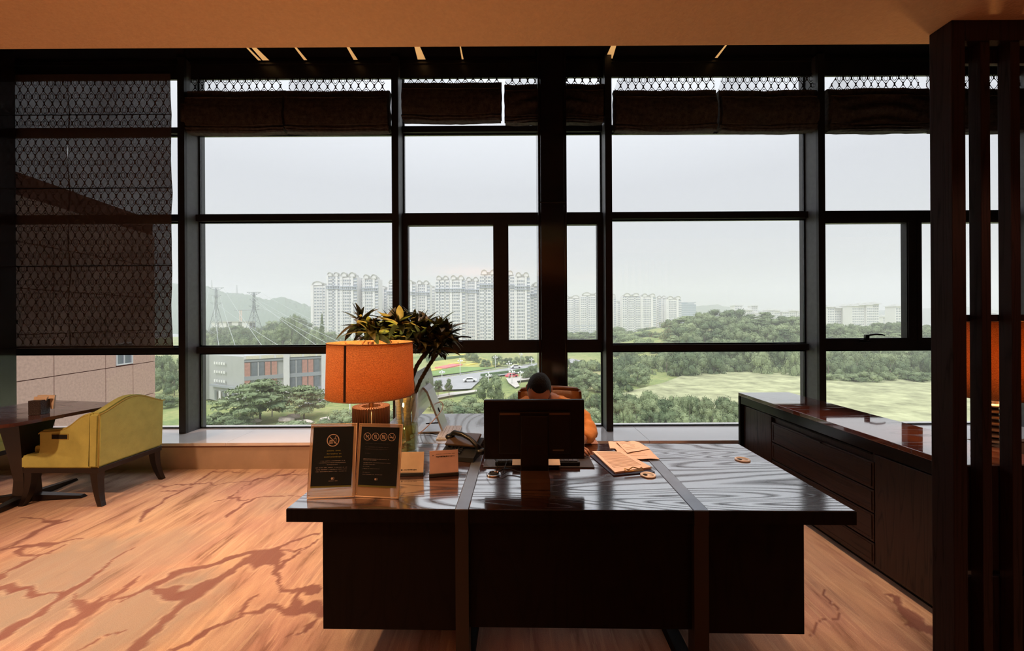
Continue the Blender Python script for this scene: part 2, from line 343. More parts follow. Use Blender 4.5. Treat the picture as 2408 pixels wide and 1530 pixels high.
t.links.new(mf.outputs[2], b.inputs['Base Color']); b.inputs['Roughness'].default_value = .95; b.inputs['Specular IOR Level'].default_value = .1
hs = math_(t, 'MULTIPLY_ADD', attr(t, 'vein'), -.8, math_(t, 'MULTIPLY', n3.outputs['Fac'], .5))
bp = nd(t, 'Bump', i_Strength=.5, i_Distance=.006); t.links.new(hs, bp.inputs['Height']); t.links.new(bp.outputs[0], b.inputs['Normal'])
me.materials.append(m); floor = struct(link('floor', me))

# shell
XL, XR, YB = -8.5, 8.3, -6.2
struct(MB().box((XL - .2, YB - .2, 0), (XL, 4.72, HIGH_Z + .1)).build('wall_left', M_dark))
struct(MB().box((XR, YB - .2, 0), (XR + .2, 4.72, HIGH_Z + .1)).build('wall_right', M_dark))
struct(MB().box((XL, YB - .2, 0), (XR, YB, LOW_Z)).build('wall_back', mat('brown_lobby_wall', (.16, .09, .05), .6, 0, .4, .2, 3)))
cb = MB().box((XL, YB, LOW_Z), (XR, LOW_Y, LOW_Z + .25)).build('ceiling', M_ceil); struct(cb)
struct(MB().box((XL, LOW_Y - .12, LOW_Z + .25), (XR, LOW_Y, HIGH_Z + .1)).build('wall_bulkhead', M_dark))
struct(MB().box((XL, LOW_Y, HIGH_Z), (XR, 4.60, HIGH_Z + .1)).build('ceiling_high', M_black))
hb = link('trim_1', None); struct(hb)
MB().box((XL, 4.47, HEAD_Z), (XR, 4.495, HIGH_Z)).build('head_beam', M_frame, hb)
MB().box((XL, 4.455, HIGH_Z - .045), (XR, 4.47, HIGH_Z - .03)).build('beam_strip', M_frame, hb)  # thin projecting strip in the frame material
# sill of marble slabs on a low stone wall
sw = struct(MB().box((XL, SILL_Y, 0), (XR, 4.72, SILL_Z - .03)).build('wall_window_base', M_stonef))
sl = link('trim_2', None); struct(sl); sl['label'] = 'pale marble window sill'
edges = [XL, -6.1, -4.5, -2.9, -1.45, .25, 1.38, 2.95, 4.4, 6.2, XR]
for a, b_ in zip(edges, edges[1:]):
    MB().bbox((a + .0015, SILL_Y - .012, SILL_Z - .03), (b_ - .0015, 4.72, SILL_Z), .003).build('sill_slab', M_stone, sl)
MB().box((XL, SILL_Y - .006, SILL_Z - .045), (XR, SILL_Y, SILL_Z - .032)).build('trim_line', mat('red_brown_joint', (.16, .06, .03), .6), sl)  # thin reddish trim line below the sill top

# curtain wall: five bays
MX = [-5.945, -3.61, -1.27, 1.065, 3.395, 5.73, 8.065]
TR = [(3.624, 3.693), (2.630, 2.703), (1.129, 1.2015)]
TOPZ = 4.385
def frame_rect(mb, x0, x1, z0, z1, y0, y1, wd):
    mb.box((x0, y0, z0), (x0 + wd, y1, z1)); mb.box((x1 - wd, y0, z0), (x1, y1, z1))
    mb.box((x0 + wd, y0, z0), (x1 - wd, y1, z0 + wd)); mb.box((x0 + wd, y0, z1 - wd), (x1 - wd, y1, z1))
def casement(par, x0, x1, z0, z1, hx=None):
    f = MB(); frame_rect(f, x0, x1, z0, z1, 4.52, 4.60, .052); frame_rect(f, x0 + .044, x1 - .044, z0 + .044, z1 - .044, 4.53, 4.60, .018)
    fo = f.build('casement_frame', M_frame, par)
    MB().box((x0 + .05, 4.565, z0 + .05), (x1 - .05, 4.575, z1 - .05)).build('glass_pane', M_GLASS, par)
    if hx is not None:
        h = MB(); h.bbox((hx - .06, 4.505, z0 + .012), (hx + .06, 4.522, z0 + .05), .004); h.bbox((hx - .02, 4.47, z0 + .03), (hx + .02, 4.505, z0 + .105), .006)
        h.tube([(hx, 4.45, z0 + .098), (hx + .06, 4.44, z0 + .108), (hx + .13, 4.44, z0 + .104), (hx + .165, 4.445, z0 + .094)], [.011, .010, .009, .006], 8)
        h.build('handle', M_black, fo)
for n in range(6):
    xa, xb = MX[n], MX[n + 1]; par = struct(link('window_%d' % (n + 1), None))
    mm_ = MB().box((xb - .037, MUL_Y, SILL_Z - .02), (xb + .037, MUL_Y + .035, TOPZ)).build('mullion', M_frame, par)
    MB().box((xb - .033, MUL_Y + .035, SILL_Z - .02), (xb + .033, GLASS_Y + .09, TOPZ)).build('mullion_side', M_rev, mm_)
    if n == 0: MB().box((xa - .037, MUL_Y, SILL_Z - .02), (xa + .037, GLASS_Y + .09, TOPZ)).build('mullion', M_frame, par)
    x0, x1 = xa + .033, xb - .033
    for z0, z1 in TR:
        MB().box((x0, 4.53, z0), (x1, GLASS_Y + .02, z1)).build('transom', M_frame, par)
    g = MB()
    for z0, z1 in ((SILL_Z, TR[2][0]), (TR[2][1], TR[1][0]), (TR[1][1], TR[0][0]), (TR[0][1], TOPZ)):
        if n in (2, 4) and z0 == TR[2][1]: continue
        frame_rect(g, x0, x1, z0, z1, 4.575, 4.60, .016)
        MB().box((x0 + .015, 4.585, z0 + .012), (x1 - .015, 4.595, z1 - .012)).build('glass_pane', M_GLASS, par)
    g.build('glazing_gasket', M_black, par)
    if n in (2, 4):
        xm = (xa + xb) / 2 - (.02 if n == 2 else .0)
        MB().box((xm - .03, 4.525, TR[2][1]), (xm + .03, 4.60, TR[1][0])).build('centre_post', M_frame, par)
        casement(par, x0, xm - .024, TR[2][1], TR[1][0], -.62 if n == 2 else 3.98)
        casement(par, xm + .024, x1, TR[2][1], TR[1][0])

# columns standing on the sill
M_col = mat('polished_dark_stone', (.014, .010, .010), .12, 0, .5, .4, 1.6, ior=1.7)
def column(x0, x1, label):
    c = thing('column', label, 'column', ((x0 + x1) / 2, 4.06, SILL_Z)); h = (x1 - x0) / 2; H = HIGH_Z - SILL_Z
    MB().box((-h + .028, 0, 0), (h - .028, .29, H)).build('shaft', M_col, c)
    for s in (-1, 1):
        a, b_ = sorted((s * h, s * (h - .024))); MB().bbox((a, -.006, 0), (b_, .30, H), .004).build('edge_strip', M_col, c)
    MB().bbox((-h + .01, -.012, 2.41), (h - .01, -.0005, 2.418), .002).build('joint_band', M_frame, c)
    return c
column(.272, .562, 'tall polished dark column in front of the window behind the seated person')
column(-5.74, -5.405, 'dark column at the far left edge beside the long lowered blind')

# roman blinds
M_lace = lace_mat('open_trellis_lace', .95, (.012, .012, .014))
M_lined = lace_mat('lined_trellis_cloth', .055, (.070, .052, .046))
M_fold = mat('dark_brocade_folds', (.060, .048, .040), .85, 0, .3, .5, 26, .5, 70)
M_seam = mat('blind_seam_cord', (.075, .06, .052), .8, 0, .3, .3, 60)
BY = 4.42
def raised_blind(label, px0, px1, ytop_gather, ybot, seedv, swag=0, taperl=0, taperr=0):
    """lace strip at the top, gathered folds below"""
    rnd = random.Random(seedv); mid = (px0 + px1) / 2
    x0, x1 = P(px0, 250, BY).x, P(px1, 250, BY).x; zt = HEAD_Z + .02; zg = P(mid, ytop_gather, BY).z; zb = P(mid, ybot, BY).z
    r = thing('roman_blind', label, 'blind', (x0, BY, zg)); W = x1 - x0; H = zg - zb
    L = MB(); n = 24
    vs = []; 
    for i in range(n + 1):
        u = i / n; xx = u * W
        for k in range(5):
            v = k / 4; xt = xx + (taperl * (1 - u) - taperr * u) * (1 - abs(v - .0)) 
            vs.append((xt, .045 + .01 * math.sin(u * 9 + seedv), v * (zt - zg + .03) - .03))
    vs = [(x if True else 0, y, z) for x, y, z in vs]
    # taper is largest at the head: the cloth is pulled away from the mullion there
    L.add([(i / n * W + (taperl * (1 - i / n) - taperr * (i / n)) * (k / 4), .045 + .01 * math.sin(i * .5 + seedv), k / 4 * (zt - zg + .03) - .03) for i in range(n + 1) for k in range(5)],
          [(i * 5 + k, (i + 1) * 5 + k, (i + 1) * 5 + k + 1, i * 5 + k + 1) for i in range(n) for k in range(4)])
    L.build('lace_panel', M_lace, r)
    def sheet(z_hi, z_lo, yo, bulge, name, ins=0, sag=.012, hem=.0):
        nu, nv = 40, 16; vs = []
        for j in range(nv + 1):
            v = j / nv
            for i in range(nu + 1):
                u = i / nu; s_ = math.sin(PI * u)
                zz = z_hi + (z_lo - z_hi) * v - sag * s_ * (0.3 + v) + .008 * noise.noise(Vector((u * 3, v * 2, seedv)))
                if swag: zz -= swag * s_ * (v ** .6) * .4 * math.sin(PI * min(1, v * 1.3))
                wv = .012 * noise.noise(Vector((u * 5 + seedv, v * 2, 1.7))) + .006 * noise.noise(Vector((u * 14, v * 7, seedv)))
                if swag: wv += .018 * math.sin((v * 5 + 2.2 * s_) * 2.6) * s_
                yy = yo - bulge * math.sin(PI * v) ** .7 + wv
                edge = ins + .01 * noise.noise(Vector((v * 4, seedv, 0)))
                vs.append((edge + u * (W - 2 * edge), yy, zz))
        mb = MB(); w_ = nu + 1
        mb.add(vs, [(j * w_ + i, j * w_ + i + 1, (j + 1) * w_ + i + 1, (j + 1) * w_ + i) for j in range(nv) for i in range(nu)], True)
        k = len(vs); back = [(x, y + .02 + (.05 * (1 if 0 < 1 else 0)), z) for x, y, z in vs]
        mb.add(back, [(j * w_ + i, (j + 1) * w_ + i, (j + 1) * w_ + i + 1, j * w_ + i + 1) for j in range(nv) for i in range(nu)], True)
        rim = [i for i in range(w_)]; bot = [nv * w_ + i for i in range(w_)]; lf = [j * w_ for j in range(nv + 1)]; rt = [j * w_ + nu for j in range(nv + 1)]
        for ed in (rim, bot, lf, rt):
            mb.f += [(a, b_, k + b_, k + a) for a, b_ in zip(ed, ed[1:])]; mb.sm += [False] * (len(ed) - 1)
        o = mb.build(name, M_fold, r); return vs, w_, nv, nu
    sheet(-.0, -H * .93, .0, .02, 'back_fold', .0)
    vs, w_, nv, nu = sheet(-H * .20, -H * .86, -.035, .03, 'front_fold', .012)
    MB().tube([(vs[i][0], vs[i][1] - .006, vs[i][2]) for i in range(0, w_, 2)], .0035, 6).build('stitched_seam', M_seam, r)
    MB().tube([(x, y - .008, z + .012) for x, y, z in vs[nv * w_:][::2]], .0035, 6).build('stitched_seam', M_seam, r)
    for q in range(2):
        v2 = sheet(-H * (.85 + .06 * q), -H * (.95 + .05 * q), -.02 + .012 * q, .022, 'hem_fold', .006 * q + .004, .01)[0]
    return r
raised_blind('raised dark roman blind beside the left mullion, left one of its window', 431, 672, 213, 312, 1, 0, .0, .11)
raised_blind('raised dark roman blind over the grey school block, next to the second mullion', 673, 916, 213, 310, 2, 0, .0, .10)
raised_blind('raised dark roman blind with open gap below, above the plant', 945, 1180, 194, 284, 3, 0, .06, .02)
raised_blind('raised dark roman blind whose middle is hidden behind the polished column', 1186, 1420, 198, 288, 4, .02, .02, .03)
raised_blind('raised dark roman blind just right of the third mullion', 1443, 1684, 212, 308, 5, 0, .07, .0)
raised_blind('raised dark roman blind just left of the fourth mullion', 1690, 1920, 212, 308, 6, 0, .07, .0)
raised_blind('rumpled raised roman blind with a drooping swag, beside the slatted screen', 1946, 2184, 208, 308, 7, .07, .16, .10)
raised_blind('raised dark roman blind mostly hidden behind the slats of the screen', 2190, 2420, 208, 308, 8, 0, .0, .0)
def long_blind(label, x0, x1, seedv):
    zb = P(300, 818, BY).z; zt = HEAD_Z + .02; r = thing('roman_blind', label, 'blind', (x0, BY, zb)); W = x1 - x0; H = zt - zb
    nu, nv = 40, 90
    def pt(u, v, off=0):
        e = .012 * noise.noise(Vector((v * 5, seedv * 3, u))) * (1 if u > .9 else .3)
        pan = (v * H / .86) % 1
        return (u * W + e, off - .02 * math.sin(PI * pan) + .016 * noise.noise(Vector((u * 6, v * 9, seedv))) * (1.2 - v) + .006 * noise.noise(Vector((u * 24, v * 40, seedv))) * (1 - v), v * H)
    mb = MB(); mb.add([pt(i / nu, j / nv) for j in range(nv + 1) for i in range(nu + 1)], [(j * (nu + 1) + i, j * (nu + 1) + i + 1, (j + 1) * (nu + 1) + i + 1, (j + 1) * (nu + 1) + i) for j in range(nv) for i in range(nu)], True)
    mb.build('cloth', M_lined, r)
    for yy in (270, 443, 625):
        v = (P(300, yy, BY).z - zb) / H
        MB().tube([tuple(Vector(pt(i / 12, v)) + Vector((0, -.006, 0))) for i in range(13)], .005, 6).build('batten_pocket', M_frame, r)
    MB().tube([tuple(Vector(pt(i / 12, 0)) + Vector((0, 0, .01))) for i in range(13)], .011, 6).build('hem_bar', M_seam, r)
    return r
long_blind('long lowered lace roman blind against the left mullion', -4.885, -3.745, 1)
long_blind('long lowered lace roman blind beside the left edge column', -6.02, -4.875, 2)

# warm reflections on the dark ceiling strip, painted as glowing slivers
M_streak = mat('warm_reflection_streak', (.8, .5, .2), .4, emit=(1, .55, .2), es=.6)
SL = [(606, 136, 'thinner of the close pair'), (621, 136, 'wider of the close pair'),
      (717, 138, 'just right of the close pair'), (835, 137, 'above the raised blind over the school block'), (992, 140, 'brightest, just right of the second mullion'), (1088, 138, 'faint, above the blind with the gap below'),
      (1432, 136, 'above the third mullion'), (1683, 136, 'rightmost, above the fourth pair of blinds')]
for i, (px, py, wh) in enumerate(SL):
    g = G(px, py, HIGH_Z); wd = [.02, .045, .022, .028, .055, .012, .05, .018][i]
    t_ = thing('ceiling_reflection_streak', 'warm reflected streak in the dark ceiling strip, ' + wh, 'spotlight', (g.x, 4.33, HIGH_Z), 0, 'warm reflected streaks along the ceiling')
    MB().prism([(-wd * .5, -.12), (wd * .5, -.12), (wd * .8, .12), (-wd * .8, .12)], -.006, -.001).build('lens', M_streak, t_)  # glowing face of the painted streak, no lamp behind it
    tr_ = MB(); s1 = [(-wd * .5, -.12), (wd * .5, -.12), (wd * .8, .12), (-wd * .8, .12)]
    tr_.tube([(x, y, -.003) for x, y in s1 + s1[:1]], .003, 5); tr_.build('streak_outline', M_frame, t_)
# ------------------------------------------------------------------ desk
M_wood = wood_mat('espresso_oak_top', (.006, .003, .003), (.045, .017, .014), 0, .11, 5.6, 34, .5, 0, .05, (.7, 3.4), .03)
M_wood2 = wood_mat('grey_oak_return_top', (.012, .008, .008), (.07, .035, .03), 1, .26, 7.0, 24, .9, 0, .02, (.7, 1.5), .30)
M_inlay = mat('inlay_steel_blue', (.28, .29, .32), .30, .8, .5, .1, 10)
M_wdark = wood_mat('espresso_wood_body', (.0012, .001, .001), (.004, .0028, .0025), 2, .6, 1.3, 10, .3, 0, .1)
M_wdark2 = mat('espresso_leg_band', (.009, .005, .004), .5)
FL, FR, BR = G(673.5, 1195, .75), G(2013.5, 1201.5, .75), G(1749, 1042.7, .75)
u_ = (FR - FL); DW = u_.length; ang = math.atan2(u_.y, u_.x); u_.normalize(); v_ = Vector((-u_.y, u_.x, 0)); DD = (BR - FR).dot(v_)
desk = thing('reception_desk', 'large dark espresso oak desk with two steel-blue inlay bands, carrying the lamp and monitor', 'desk', (FL.x, FL.y, 0), ang)
def dl(p): q = Vector(p) - FL; return (q.dot(u_), q.dot(v_))       # desk coordinates
i0a, i0b = dl(G(1071, 1195, .75))[0], dl(G(1102, 1195, .75))[0]; i1a, i1b = dl(G(1629, 1197, .75))[0], dl(G(1664, 1198, .75))[0]
TH = .053
for a, b_ in ((0, i0a), (i0b, i1a), (i1b, DW)):
    MB().bbox((a + .0008, 0, .75 - TH), (b_ - .0008, DD, .75), .0025).build('top_panel', M_wood, desk)
    MB().box((a + .0008, -.003, .7505 - TH), (b_ - .0008, -.0002, .748)).build('added_dark_edge', M_wdark, desk)  # added dark strip stops the front edge mirroring the warm room
for a, b_ in ((i0a, i0b), (i1a, i1b)):
    MB().bbox((a, -.003, .745 - TH), (b_, DD + .002, .7512), .002).build('inlay_band', M_inlay, desk)
    MB().box((a, -.006, .7445 - TH), (b_, -.0032, .749)).build('added_dark_edge', M_wdark2, desk)  # added dark cover over the bright front of the inlay
    for y0 in (-.002, DD - .06): MB().box((a, y0, 0), (b_, y0 + .06, .745 - TH)).build('leg', M_wdark2, desk)
    MB().box((a, .06, 0), (b_, DD - .06, .05)).build('foot_rail', M_wdark, desk)
xl, xr = dl(G(750, 1300, 0.62))[0] , None
PLX0 = .135; PLX1 = DW - .185
for a, b_ in ((PLX0, i0a - .001), (i1b + .001, PLX1)):
    pd = MB().bbox((a, .02, .255), (b_, DD - .08, .75 - TH), .003).build('pedestal', M_wdark, desk)
    for k in range(3):
        z0 = .27 + k * .14
        dr = MB().bbox((a + .015, DD - .08, z0), (b_ - .015, DD - .06, z0 + .13), .003).build('drawer', M_wdark, desk)
        MB().tube([((a + b_) / 2 - .05, DD - .05, z0 + .07), ((a + b_) / 2 + .05, DD - .05, z0 + .07)], .005, 8).build('handle', M_brass, dr)
MB().box((i0b + .001, .02, .27), (i1a - .001, .04, .75 - TH)).build('modesty_panel', M_wdark, desk)

def ondesk(px, py): return G(px, py, .7515)
def grommet(px, py, w, label, covered=None):
    p = ondesk(px, py); t_ = thing('desk_grommet', label, 'cable grommet', (p.x, p.y, .7512), 0)
    MB().lathe([(w, 0), (w, .004), (w * .9, .006), (w * .74, .005), (w * .72, .001)], 32).build('rim', covered or mat('chrome', (.75, .75, .76), .12, 1), t_)
    MB().lathe([(w * .73, .0012), (.0001, .0013)], 24).build('hole' if not covered else 'cover', mat('black_void', (.003, .003, .003), .9) if not covered else covered, t_)
    if covered: MB().lathe([(w * .32, 0), (w * .32, .0018), (.0001, .0019)], 20, T(-w * .35, w * .1, 0) @ Matrix.Scale(1.0, 4)).build('cable_slot', mat('black_void', (.003, .003, .003), .9), t_)
    return t_
M_beige = mat('beige_plastic', (.88, .84, .78), .35)
grommet(1161, 1114.5, .036, 'chrome-rimmed open cable hole left of the monitor stand')
grommet(1746, 1080.5, .037, 'beige capped cable hole alone on the right desk panel', M_beige)
grommet(1524, 1117, .036, 'beige capped cable hole half covered by the clipboard', M_beige)

# return desk beyond
RX0, RX1, RY0, RY1 = -.90, -.165, DD + FL.y - .005, 3.19
rd = thing('return_desk', 'dark oak side desk behind the main desk under the silver computer', 'desk', ((RX0 + RX1) / 2, (RY0 + RY1) / 2, 0))
hx, hy = (RX1 - RX0) / 2, (RY1 - RY0) / 2
MB().bbox((-hx, -hy + .005, .71), (hx, hy, .7495), .003).build('top_panel', M_wood2, rd)
for sx in (-1, 1):
    MB().bbox((sx * (hx - .03) - .02, -hy + .05, 0), (sx * (hx - .03) + .02, hy - .03, .71), .002).build('side_panel', M_wdark, rd)
MB().box((-hx + .05, hy - .08, .25), (hx - .05, hy - .06, .71)).build('modesty_panel', M_wdark, rd)

# ------------------------------------------------------------------ low cabinet on the right
M_cab = wood_mat('walnut_cabinet_front', (.010, .005, .004), (.036, .017, .012), 1, .32, 1.5, 9, .3, 0, .15, (1.2, 16))
M_cabv = wood_mat('walnut_cabinet_side', (.010, .005, .004), (.036, .017, .012), 2, .30, 1.5, 9, .3, 0, .15, (1.2, 20))
M_cabt = wood_mat('polished_red_brown_top', (.05, .012, .008), (.14, .042, .026), 0, .04, 2.6, 7, .4, 1.0, .02, (1.2, 7))
CY0, CY1, CX0, CX1, CZ = 1.80, 3.69, 2.085, 2.55, .812
cab = thing('low_cabinet', 'long low dark walnut cabinet with a glossy red-brown top along the right', 'cabinet', (CX0, CY0, 0))
L_ = CY1 - CY0; Wc = CX1 - CX0
MB().bbox((0, 0, CZ - .028), (Wc, L_, CZ), .002).build('top_panel', M_cabt, cab)
MB().box((.004, .004, CZ - .095), (Wc, L_ - .004, CZ - .028)).build('dark_apron', M_black, cab)
MB().box((0, L_ - .028, 0), (Wc, L_, CZ - .028)).build('end_panel', M_wdark, cab)
MB().box((.045, .004, .03), (Wc, L_ - .028, CZ - .095)).build('carcass', M_cabv, cab)
MB().box((.07, .02, 0), (Wc - .02, L_ - .03, .03)).build('plinth', M_black, cab)
def cabfront(ya, yb, z0, z1, nm, m):
    f = MB(); f.bbox((.026, ya + .003, z0), (.045, yb - .003, z1), .003)
    o = f.build(nm, m, cab)
    return o
ya, yb = 2.335 - CY0, 3.26 - CY0
dA = cabfront(.02, ya, .05, .70, 'door', M_cabv); dB = cabfront(yb, L_ - .04, .05, .70, 'door', M_cabv)
MB().box((.016, ya + .012, .695), (.03, yb - .01, .705)).build('pull_rail', M_wdark, cab)
zz = [.05, .180, .350, .490, .655]
for k in range(4):
    dr = cabfront(ya, yb, zz[k] + .004, zz[k + 1] - .004, 'drawer', M_cab)
    f = MB()
    for (a0, b0, a1, b1) in ((ya + .02, zz[k] + .016, yb - .02, zz[k] + .022), (ya + .02, zz[k + 1] - .022, yb - .02, zz[k + 1] - .016)):
        f.box((.022, a0, b0), (.027, a1, b1))
    f.box((.022, ya + .016, zz[k] + .016), (.027, ya + .021, zz[k + 1] - .016)); f.box((.022, yb - .021, zz[k] + .016), (.027, yb - .016, zz[k + 1] - .016))
    f.build('frame_moulding', M_cabv, dr)
    if k == 3: MB().bbox((.010, (ya + yb) / 2 - .07, zz[4] - .012), (.026, (ya + yb) / 2 + .07, zz[4] - .004), .002).build('handle', M_frame, dr)

# ------------------------------------------------------------------ slatted screen on the right
M_scr = wood_mat('dark_mahogany_screen', (.006, .0025, .0028), (.017, .0075, .008), 2, .55, 1.35, 8, .3, 0, .1, (1.2, 24))
SX, SY = 1.822, 1.651
scr = thing('slatted_screen', 'tall dark mahogany slatted screen reaching the ceiling at the right edge', 'screen', (SX, SY, 0))
ZT = 2.64
MB().bbox((0, 0, 0), (.056, .089, LOW_Z), .003).build('post', M_scr, scr)
MB().bbox((.0562, .0, ZT), (1.3, .085, LOW_Z), .003).build('top_rail', M_scr, scr)
x = .0
for k in range(9):
    sx = .127 + .124 * k
    MB().bbox((sx, .006, 0.0), (sx + .038, .052, ZT), .002).build('slat', M_scr, scr)
MB().bbox((.0562, .056, 1.480), (1.3, .075, 1.508), .002).build('mid_rail', M_scr, scr)
MB().bbox((.0562, .056, .415), (1.3, .075, .862), .002).build('back_board', M_scr, scr)
MB().bbox((.0562, .056, .02), (1.3, .075, .388), .002).build('back_board', M_scr, scr)
MB().bbox((.0562, .056, 2.58), (1.3, .075, 2.64), .002).build('upper_rail', M_scr, scr)

# ------------------------------------------------------------------ lamps
M_shade, t, b = new_mat('orange_linen_shade'); mo = t.nodes['Material Output']
wv1 = nd(t, 'TexWave', i_Scale=120.0, i_Distortion=4.0, i_Detail=2.0, bands_direction='Z'); wv1.inputs['Detail Scale'].default_value = 3
n = nd(t, 'TexNoise', i_Scale=220.0, i_Detail=3.0); vv = coords(t, (1, 1, 2.2)); t.links.new(vv, n.inputs['Vector']); t.links.new(coords(t), wv1.inputs['Vector'])
fm = math_(t, 'MULTIPLY_ADD', wv1.outputs['Fac'], .3, math_(t, 'MULTIPLY', n.outputs['Fac'], .7))
cc = ramp(t, fm, [(.38, (.30, .10, .03)), (.60, (.85, .44, .17))])
b.inputs['Roughness'].default_value = .9; t.links.new(cc, b.inputs['Base Color'])
tl = nd(t, 'BsdfTranslucent'); t.links.new(cc, tl.inputs[0]); mx = nd(t, 'MixShader', i_0=.36)
t.links.new(b.outputs[0], mx.inputs[1]); t.links.new(tl.outputs[0], mx.inputs[2]); t.links.new(mx.outputs[0], mo.inputs[0])
M_fin = wood_mat('walnut_lamp_fin', (.03, .012, .008), (.10, .045, .028), 2, .4, 1.5, 8)
M_bulb = mat('glowing_bulb', (1, .8, .5), .5, emit=(1, .62, .25), es=14)
def table_lamp(label, loc, r_top, r_bot, z0, z1, base_r, base_h, watts, fins=True, seam=None):
    L = thing('table_lamp', label, 'lamp', loc)
    sh = MB(); sh.lathe([(r_bot, z0), (r_top, z1), (r_top - .003, z1), (r_bot - .003, z0), (r_bot, z0)], 64, caps=False)
    so = sh.build('lamp_shade', M_shade, L)
    for r_, z_ in ((r_bot, z0), (r_top, z1)):
        MB().tube([(r_ * math.cos(a), r_ * math.sin(a), z_) for a in [2 * PI * k / 48 for k in range(49)]], .003, 6).build('rim_tape', mat('shade_tape', (.42, .20, .09), .8), so)
    if seam is not None:
        a = seam; s_ = MB(); m_ = RZ(a)
        s_.add([(r_bot + .0015, -.006, z0), (r_bot + .0015, .006, z0), (r_top + .0015, .006, z1), (r_top + .0015, -.006, z1),
                (r_bot + .0005, -.006, z0), (r_bot + .0005, .006, z0), (r_top + .0005, .006, z1), (r_top + .0005, -.006, z1)],
               [(0, 1, 2, 3), (7, 6, 5, 4), (0, 4, 5, 1), (1, 5, 6, 2), (2, 6, 7, 3), (3, 7, 4, 0)], False, m_)
        s_.build('seam_strip', mat('dark_seam', (.02, .008, .004), .9), so)
    sp_ = MB()
    for k in range(3):
        a = 2 * PI * k / 3 + .5; sp_.tube([(0, 0, z1 - .02), (r_top * .97 * math.cos(a), r_top * .97 * math.sin(a), z1 - .012)], .002, 6)
    sp_.build('shade_spider', M_brass, so)
    st = MB(); st.lathe([(.012, base_h - .02), (.012, z1 - .05), (.016, z1 - .05), (.016, z1 + .004), (.0001, z1 + .004)], 16)
    st.build('stem', mat('copper_stem', (.75, .38, .18), .3, .8), L)
    MB().ell((0, 0, (z0 + z1) / 2 + .02), (.018, .018, .028), 14, 10).build('bulb', M_bulb, L)
    if fins:
        nf_ = 44
        fm_ = MB().box((base_r * .52, -.0022, 0), (base_r, .0022, base_h)).mesh('fin'); fm_.materials.append(M_fin)
        for k in range(nf_): link('fin', fm_, L, (0, 0, .001), (0, 0, 2 * PI * k / nf_))
        MB().lathe([(base_r * .97, 0), (base_r * .97, .012), (base_r * .2, .012)], 40).build('base_disc', M_fin, L)
        MB().lathe([(base_r * .3, .01), (base_r * .3, base_h - .05), (.012, base_h - .03)], 24).build('inner_core', mat('pale_core', (.62, .46, .34), .4), L)
    else:
        for k in range(7):
            z_ = .012 + k * (base_h - .03) / 7
            MB().lathe([(base_r * .3, z_), (base_r * (.9 + .1 * math.sin(k)), z_ + .004), (base_r * (.95 + .1 * math.sin(k)), z_ + .012), (base_r * .3, z_ + .018)], 28).build('base_disc', mat('pale_lamp_disc', (.5, .44, .38), .25), L)
        MB().lathe([(base_r * .35, 0), (base_r * .35, base_h)], 16).build('base_core', M_fin, L)
    pl = light('bulb_light', 'POINT', (0, 0, 0), watts, (1, .62, .26), shadow_soft_size=.05); pl.parent = L; pl.location = (0, 0, (z0 + z1) / 2 + .02)
    return L
LP_ = P(872, 800, 2.03)
table_lamp('table lamp with orange linen drum shade on a finned walnut base, left on the desk', (LP_.x, 2.03, .751), .206, .213, .371, .634, .091, .312, 26, True, math.radians(-103))
RP_ = (2.60, 2.17, CZ + .001)
table_lamp('orange-shaded table lamp on the cabinet, seen through the gaps of the screen', RP_, .19, .20, .26, .66, .075, .25, 24, False)

# ------------------------------------------------------------------ plant in a glass vase
M_vase = thin_mat('clear_vase_glass', (.97, .98, .96), (.5, .5, .45), .02, .02, .05)
M_water = thin_mat('greenish_water', (.80, .82, .50), (.16, .17, .03), .30, .02, .03)
M_stem = mat('ribbed_cane', (.42, .30, .09), .55, 0, .4, .5, 30, .9, 120, (.6, .6, 6))
M_stemd = mat('dark_cane', (.08, .06, .03), .6, 0, .4, .5, 30, .9, 120, (.6, .6, 6))
VD = 2.29; vb = G(957, 1059, .751); vp = Vector((P(957, 1000, VD).x, VD, .7515))
vase = thing('glass_vase', 'clear cylindrical glass vase with greenish water behind the desk signs', 'vase', vp)
R_ = .064; Hv = .33
MB().lathe([(.0001, .0), (R_, .0), (R_, Hv), (R_ - .004, Hv), (R_ - .004, .012), (.0001, .012)], 40).build('glass_wall', M_vase, vase)
MB().lathe([(.0001, .013), (R_ - .005, .013), (R_ - .005, .15), (.0001, .15)], 32).build('water', M_water, vase)
plant = thing('dracaena_plant', 'leafy green dracaena with ribbed canes standing in the glass vase', 'plant', vp)
def wp(px, py, d): return P(px, py, d) - vp
canes = [([(946, 1030, VD), (940, 990, VD), (936, 950, VD), (930, 900, VD), (915, 850, VD + .02), (890, 810, VD + .02)], .013, M_stem),
         ([(960, 1035, VD + .01), (955, 980, VD + .01), (953, 930, VD + .01), (950, 880, VD), (948, 830, VD - .01), (945, 790, VD)], .013, M_stem),
         ([(966, 1020, VD - .015), (962, 985, VD - .02), (960, 950, VD - .02), (965, 900, VD), (980, 860, VD + .02), (1005, 822, VD + .04), (1012, 800, VD + .05)], .0115, M_stemd),
         ([(950, 1010, VD - .02), (958, 985, VD - .02), (970, 940, VD - .01), (988, 895, VD), (1008, 860, VD + .01), (1030, 828, VD + .02), (1034, 795, VD + .02)], .011, M_stemd)]
for pts, r_, m_ in canes:
    pp = [wp(*q) for q in pts]; fine = []
    for a, b_ in zip(pp, pp[1:]):
        for k in range(12): fine.append(a.lerp(b_, k / 12))
    fine.append(pp[-1])
    rs = [r_ * (1 + (.13 if i % 3 == 0 else -.03)) for i in range(len(fine))]
    MB().tube(fine, rs, 10).build('cane', m_, plant)
